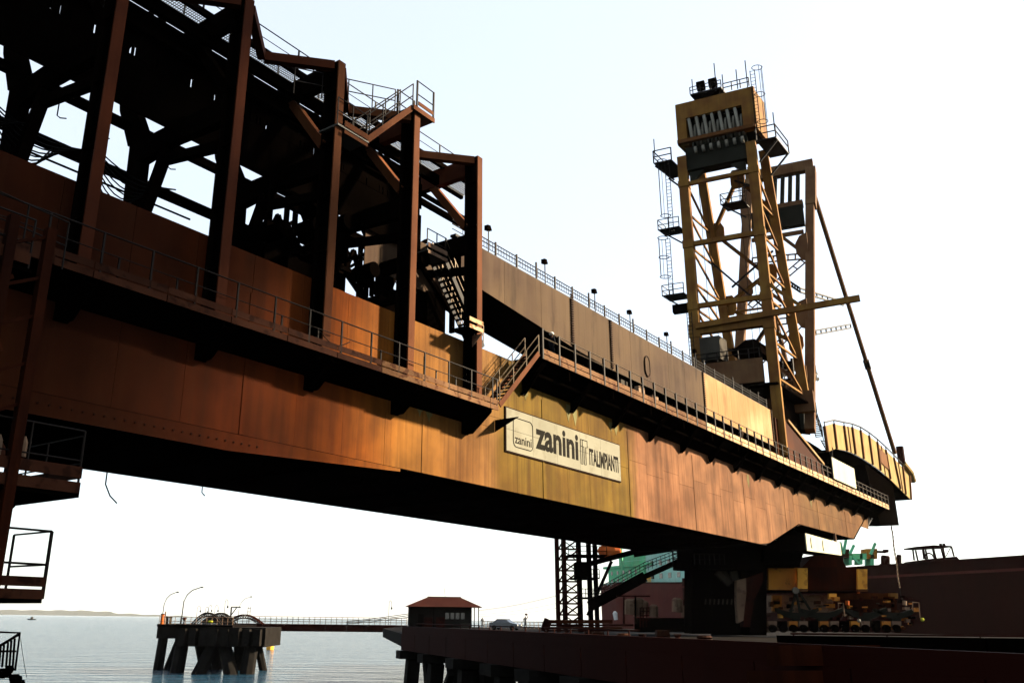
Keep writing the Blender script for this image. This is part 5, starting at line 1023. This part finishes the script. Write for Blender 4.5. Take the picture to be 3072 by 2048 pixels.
# bogies
bg_ = thing('travel_bogies', D(2500, 1890, 95), 'orange and rust wheeled bogies carrying the machine along the pier', 'bogies')
for x0_, y0, x1_, y1, d, t_, m_ in ((2306, 1698, 2393, 1768, 92, 3, 'bogie'), (2393, 1703, 2423, 1765, 91.5, .3, 'bogie_y'), (2424, 1700, 2572, 1770, 93, 3, 'plate_dark'), (2573, 1706, 2602, 1766, 92.5, .3, 'bogie_y'), (2303, 1770, 2392, 1776, 91, 3, 'soffit'), (2420, 1772, 2570, 1776, 92, 3, 'dark'),
    (2316, 1784, 2500, 1836, 96, 2, 'tan'), (2318, 1786, 2345, 1832, 95.4, .5, 'bogie'), (2488, 1779, 2510, 1796, 92, .4, 'bogie_y'), (2511, 1778, 2665, 1796, 93, .4, 'plate_mid'), (2670, 1778, 2694, 1794, 92.5, .4, 'tower'), (2500, 1797, 2690, 1850, 97, 2, 'plate_dark'), (2478, 1810, 2505, 1822, 95, .4, 'bogie'),
    (2398, 1700, 2400, 1690, 91, .1, 'rail'), (2575, 1775, 2580, 1779, 92, .3, 'orange'), (2394, 1767, 2424, 1773, 91.4, .4, 'chute_rib'), (2573, 1768, 2603, 1773, 92.3, .4, 'chute_rib')):
    sbox(bg_, 'bogie_plate', x0_, min(y0, y1), x1_, max(y0, y1), d, t_, m_)
for cx_ in (2395, 2470, 2600, 2690):
    part('equaliser', MB().prism([D(cx_ + x, y, 91) for x, y in ((-65, 1824), (-20, 1836), (20, 1836), (60, 1822), (62, 1830), (40, 1846), (15, 1855), (10, 1868), (-12, 1868), (-15, 1855), (-40, 1848), (-64, 1832))], Vector((0, .6, 0))), 'tower_grey', bg_)
for i in range(13):
    cx_ = 2318 + i * 31; w = part('wheel', MB().disc(D(cx_, 1884, 90.4), Vector((0, 1, 0)), .38, .3, 14), 'dark', bg_); part('axle_cap', MB().disc(D(cx_, 1884, 90.15), Vector((0, 1, 0)), .14, .1, 8), 'dark', w)
    part('wheel_box', MB().prism([D(cx_ + x, y, 90.7) for x, y in ((-13, 1862), (13, 1862), (13, 1878), (6, 1884), (-6, 1884), (-13, 1878))], Vector((0, .5, 0))), ('tan', 'dark', 'bogie')[i % 3], bg_)
for a_, b_ in (((2388, 1770), (2372, 1836)), ((2388, 1770), (2400, 1836)), ((2392, 1766), (2430, 1828))): screen_beam(bg_, 'strut', *a_, *b_, 90.9, .16, .2, 'tower_grey')
part('drum', MB().disc(D(2386, 1770, 90.6), Vector((0, 1, 0)), .32, .3, 12), 'sheave', bg_)
for cx_, cy_, m_ in ((2542, 1806, 'orange'), (2714, 1806, 'tan')): part('buffer', MB().tube([D(cx_, cy_ + 8, 90), D(cx_, cy_ - 5, 90)], [.2, .2], 8), m_, bg_)
for xs in ((2515, 1808, 2530, 1826), (2738, 1806, 2756, 1830)):
    x0_, y0, x1_, y1 = xs; part('ladder', MB().tube([D(x0_, y1, 90), D(x0_, y0, 90), D(x1_, y0, 90), D(x1_ + 4, y1 + 22, 90)], .05, 5), 'tan', bg_)
for i in range(130):
    x = random.uniform(2300, 2745); y = random.uniform(1782 if i % 3 else 1838, 1884); w = random.uniform(3, 17); h = random.uniform(3, 13)
    sbox(bg_, 'bracket_piece', x, y, x + w, y + h, random.uniform(90.8, 92), .5, random.choice(['tan', 'bogie', 'dark', 'dark', 'red', 'grey', 'plate_mid', 'bogie_y' if i % 5 == 0 else 'dark']))
part('marker_lamp', MB().ball(D(2767, 1857, 90), .2, 8), 'lime', bg_); part('marker_lamp', MB().ball(D(2577, 1861, 89.8), .2, 8), 'sheave', bg_)
gh = thing('girder_hanger', B(100, 25.8, 9.5), 'small bright hook hanging from the stepped bottom of the girder', 'hook')
part('hook_shank', MB().tube([B(100.1, 25.8, 10.5), B(100.1, 25.8, 9.6)], .16, 8), 'tan', gh); part('hook_ring', MB().ring(B(100.1, 25.8, 9.3), .35, .09, 0, 360, 12, uh, Z), 'tan', gh)
# hopper cone behind bogies
solo('sloped_housing', MB().prism([D(x, y, 98) for x, y in ((2405, 1703), (2440, 1665), (2520, 1660), (2540, 1703))], Vector((0, 4, 0))), 'plate_dark', 'dark sloped housing above the bogies, under the white housing', 'housing')
# ================================================================ SHIP
sh_ = thing('bulk_carrier', Vector((90, 240, WL)), 'huge dark red bulk carrier moored beyond the pier, green superstructure at its stern', 'ship')
p0 = G(1760, 330); p1 = G(3072, 168); dr = (p1 - p0).normalized(); nr = Vector((dr.y, -dr.x, 0)); nr = nr if nr.x > 0 else -nr
p2 = p0 + dr * 330
def S_(s, o, z): return p0 + dr * s + nr * o + Z * z
Hh = 12.8
secs = [(-6, 12, 5.5), (0, 4, 6), (14, 0, 4), (50, 0, -3), (330, 0, -3)]
hl = MB()
Nn = [(-4, 10), (6, 3), (22, 0), (60, 0), (330, 0)]
for s_, o_ in Nn: 
    hl.v += [S_(s_ + (6 if s_ < 20 else 0), o_ + (3 if s_ < 20 else 0), WL - 1), S_(s_, o_, Hh + (1.2 if s_ < 23 else 0)), S_(s_, 42 - o_, Hh + (1.2 if s_ < 23 else 0)), S_(s_ + (6 if s_ < 20 else 0), 42 - o_, WL - 1)]
for i in range(4):
    for j in range(3): hl.f.append((i * 4 + j, i * 4 + j + 1, (i + 1) * 4 + j + 1, (i + 1) * 4 + j))
hl.f.append((0, 1, 2, 3)); hl.f.append((19, 18, 17, 16))
part('hull', hl, 'hull', sh_)
part('stern_plating', MB().prism([S_(6, 2.95, WL), S_(22, -.06, WL), S_(62, -.06, WL), S_(62, -.06, Hh - .6), S_(22, -.06, Hh + .8), S_(6, 2.9, Hh + .8)], Vector((-.02, -.1, 0))), 'hull_pink', sh_)
part('bulwark', MB().beam(S_(62, .3, Hh + .4), S_(330, .3, Hh + .4), .5, 1.3, nr), 'hull', sh_)
part('sheer_strake', MB().beam(S_(62, -.1, Hh - 1.5), S_(330, -.1, Hh - 1.5), .15, .5, nr), 'hull_pink', sh_)
def shb(nm, s0, s1, o0, o1, z0, z1, m_): return part(nm, MB().hexa([S_(s0, o0, z0), S_(s1, o0, z0), S_(s1, o1, z0), S_(s0, o1, z0), S_(s0, o0, z1), S_(s1, o0, z1), S_(s1, o1, z1), S_(s0, o1, z1)]), m_, sh_)
def sx(px):                                   # station of a pixel column on the ship's side
    r = ray(px, 1857); r.z = 0; den = r.x * dr.y - r.y * dr.x; t_ = (p0.x * dr.y - p0.y * dr.x) / den; q = r * t_; return (q - Vector((p0.x, p0.y, 0))).dot(dr)
a1, a2, a3, a4 = sx(1815), sx(1925), sx(2030), sx(2075)
shb('deckhouse', a1, a2, 2, 36, Hh, Hh + 6.0, 'green'); shb('deckhouse', a1 - 3, a2 + 4, 1.6, 37, Hh + 6.02, Hh + 6.8, 'green')
shb('deckhouse', a1 + 6, a2 + 2, 3, 35, Hh + 6.82, Hh + 11, 'green'); shb('accommodation', a2 + .2, a4, 2.5, 34, Hh, Hh + 19, 'mint'); shb('accommodation', a4 + .1, a4 + 8, 4, 34, Hh, Hh + 16, 'green')
for i in range(5):
    for j in range(2): shb('porthole', a1 + 2 + i * (a2 - a1) / 6, a1 + 3.2 + i * (a2 - a1) / 6, 1.9, 1.99, Hh + 1.2 + j * 2.6, Hh + 2.4 + j * 2.6, 'glass')
for i in range(4):
    for j in range(4): shb('porthole', a2 + 3 + i * 5, a2 + 4.8 + i * 5, 2.4, 2.49, Hh + 1.6 + j * 4, Hh + 3.2 + j * 4, 'glass')
for z in (Hh + 6.9, Hh + 11.1): part('deck_rail', MB().tube([S_(a1 - 3, 1.6, z + .9), S_(a2 + 4, 1.6, z + .9)], .06, 4), 'mint', sh_)
guardp = path(S_(a1 - 6, .4, Hh + .1), S_(a4 + 10, .4, Hh + .1), 26)
guard(sh_, guardp, 1.2, 'mint', .06)
shb('yellow_box', sx(1938), sx(1945), .8, 1.8, Hh + .2, Hh + 3.2, 'bogie_y'); shb('side_fin', a4, a4 + 14, -.3, 0, Hh - 9, Hh + 1.5, 'hull')
rp = S_(sx(1874), -.35, 0); part('draught_ladder', MB().beam(rp + Z * (WL + 1), rp + Z * Hh, .5, .2, dr), 'hull_pink', sh_)
part('white_fender', MB().tube([D(1848, 1858, 290), D(1845, 1838, 290), D(1844, 1832, 290)], [.6, .8, .3], 8), 'white', sh_)
lbp = D(1828, 1652, 296); lb_ = thing('lifeboat', lbp, 'orange lifeboat hanging high at the ship stern, just under the girder', 'lifeboat')
part('boat_hull', MB().tube([lbp + Vector((x, 0, 0)) for x in (-3.9, -3.2, -1.5, 1.5, 3.2, 3.9)], [.3, 1.5, 2.2, 2.2, 1.5, .3], 10), 'orange', lb_); part('keel', MB().beam(lbp + Vector((-3, 0, -2.1)), lbp + Vector((3, 0, -2.1)), .3), 'red', lb_); part('davit', MB().beam(lbp + Vector((4.4, 2, -6)), lbp + Vector((4.4, 2, 4)), .5), 'green', lb_)
# deck gear at the right (windlass, cranes, hatches)
def dg(px, y, o=4): return S_(sx(px), o, 0)
wd = thing('deck_winch_house', D(2530, 1690, 205), 'green and rust deck machinery with posts on the ship, right of the white housing', 'deck machinery')
for x0_, y0, x1_, y1, m_ in ((2476, 1640, 2486, 1665, 'red'), (2486, 1643, 2530, 1662, 'bogie'), (2486, 1662, 2531, 1692, 'tower_grey'), (2531, 1646, 2548, 1672, 'plate_mid'), (2558, 1659, 2600, 1677, 'green'), (2600, 1645, 2632, 1675, 'bogie'), (2580, 1660, 2588, 1692, 'green'), (2548, 1665, 2556, 1694, 'green'), (2612, 1660, 2622, 1694, 'green')): sbox(wd, 'gear_block', x0_, y0, x1_, y1, 204, 3, m_)
for a_, b_ in (((2530, 1660), (2538, 1618)), ((2550, 1660), (2562, 1634)), ((2612, 1662), (2626, 1628)), ((2520, 1625), (2526, 1650)), ((2560, 1672), (2580, 1692)), ((2632, 1654), (2656, 1655))): screen_beam(wd, 'davit', *a_, *b_, 203, .45, .5, 'green' if a_[0] < 2620 else 'hull')
sbox(wd, 'lamp_box', 2654, 1647, 2666, 1656, 203, 1, 'hull')
for x0_, y0, x1_, y1 in ((2500, 1668, 2502, 1690), (2513, 1668, 2515, 1690), (2595, 1678, 2597, 1694)): sbox(wd, 'rail_post', x0_, y0, x1_, y1, 202.5, .3, 'mint')
for k, (x, w_2, y0) in enumerate(((2656, 11, 1666), (2697, 6, 1663))):
    t = thing('ship_ventilator', D(x, 1692, 200), ['squat dark red ventilator on the ship deck', 'slim dark red ventilator where the chain comes down'][k], 'ventilator', 'ventilators on the ship deck')
    part('vent_body', MB().tube([D(x, 1696, 200), D(x, y0 + 4, 200), D(x, y0, 200)], [w_2 * .085, w_2 * .085, w_2 * .07], 12), 'hull', t); part('vent_base', MB().disc(D(x, 1694, 200), Z, w_2 * .11, .5, 12), 'hull', t)
cp = thing('deck_canopy', D(2800, 1670, 185), 'open dark canopy frame on posts standing on the ship deck at right', 'canopy')
Dq = lambda x, y, o=0: D(x, y, 185) + Vector((0, o, 0))
for o in (0, 4):
    for a_, b_ in (((2768, 1645), (2772, 1676)), ((2776, 1645), (2783, 1676)), ((2799, 1640), (2808, 1674)), ((2828, 1638), (2835, 1672)), ((2854, 1638), (2862, 1668))): part('canopy_post', MB().beam(Dq(*a_, o), Dq(*b_, o), .3), 'hull', cp)
part('canopy_roof', MB().prism([Dq(2746, 1639), Dq(2748, 1643), Dq(2775, 1644), Dq(2856, 1640), Dq(2854, 1636), Dq(2800, 1634)], Vector((0, 5, 0))), 'hull', cp)
part('canopy_base', MB().prism([Dq(2748, 1681), Dq(2750, 1685), Dq(2880, 1679), Dq(2870, 1668), Dq(2800, 1674)], Vector((0, 5, 0))), 'hull', cp)
part('canopy_brace', MB().beam(Dq(2838, 1668), Dq(2852, 1640), .12), 'hull', cp); part('canopy_arch', MB().ring(Dq(2788, 1672), .9, .15, 0, 180, 10, Vector((1, 0, 0)), Z), 'hull', cp)
for x in (2822, 2832): part('roof_lamp', MB().ball(Dq(x, 1633), .35, 6), 'hull', cp)
print('objects', len(bpy.data.objects))

# ================================================================ AIR
hz = MB(); hz.hexa([Vector((x, y, z)) for z in (WL - 1.5, 130) for x, y in ((-12000, -60), (12000, -60), (12000, 16000), (-12000, 16000))])
hm = bpy.data.materials.new('sea_haze'); hm.use_nodes = True; hn = hm.node_tree; hn.nodes.remove(hn.nodes['Principled BSDF'])
pv = hn.nodes.new('ShaderNodeVolumePrincipled'); pv.inputs['Density'].default_value = .000013; pv.inputs['Color'].default_value = (.92, .96, 1, 1)
hn.links.new(pv.outputs[0], hn.nodes['Material Output'].inputs['Volume'])
solo('haze', hz, hm, kind='stuff')
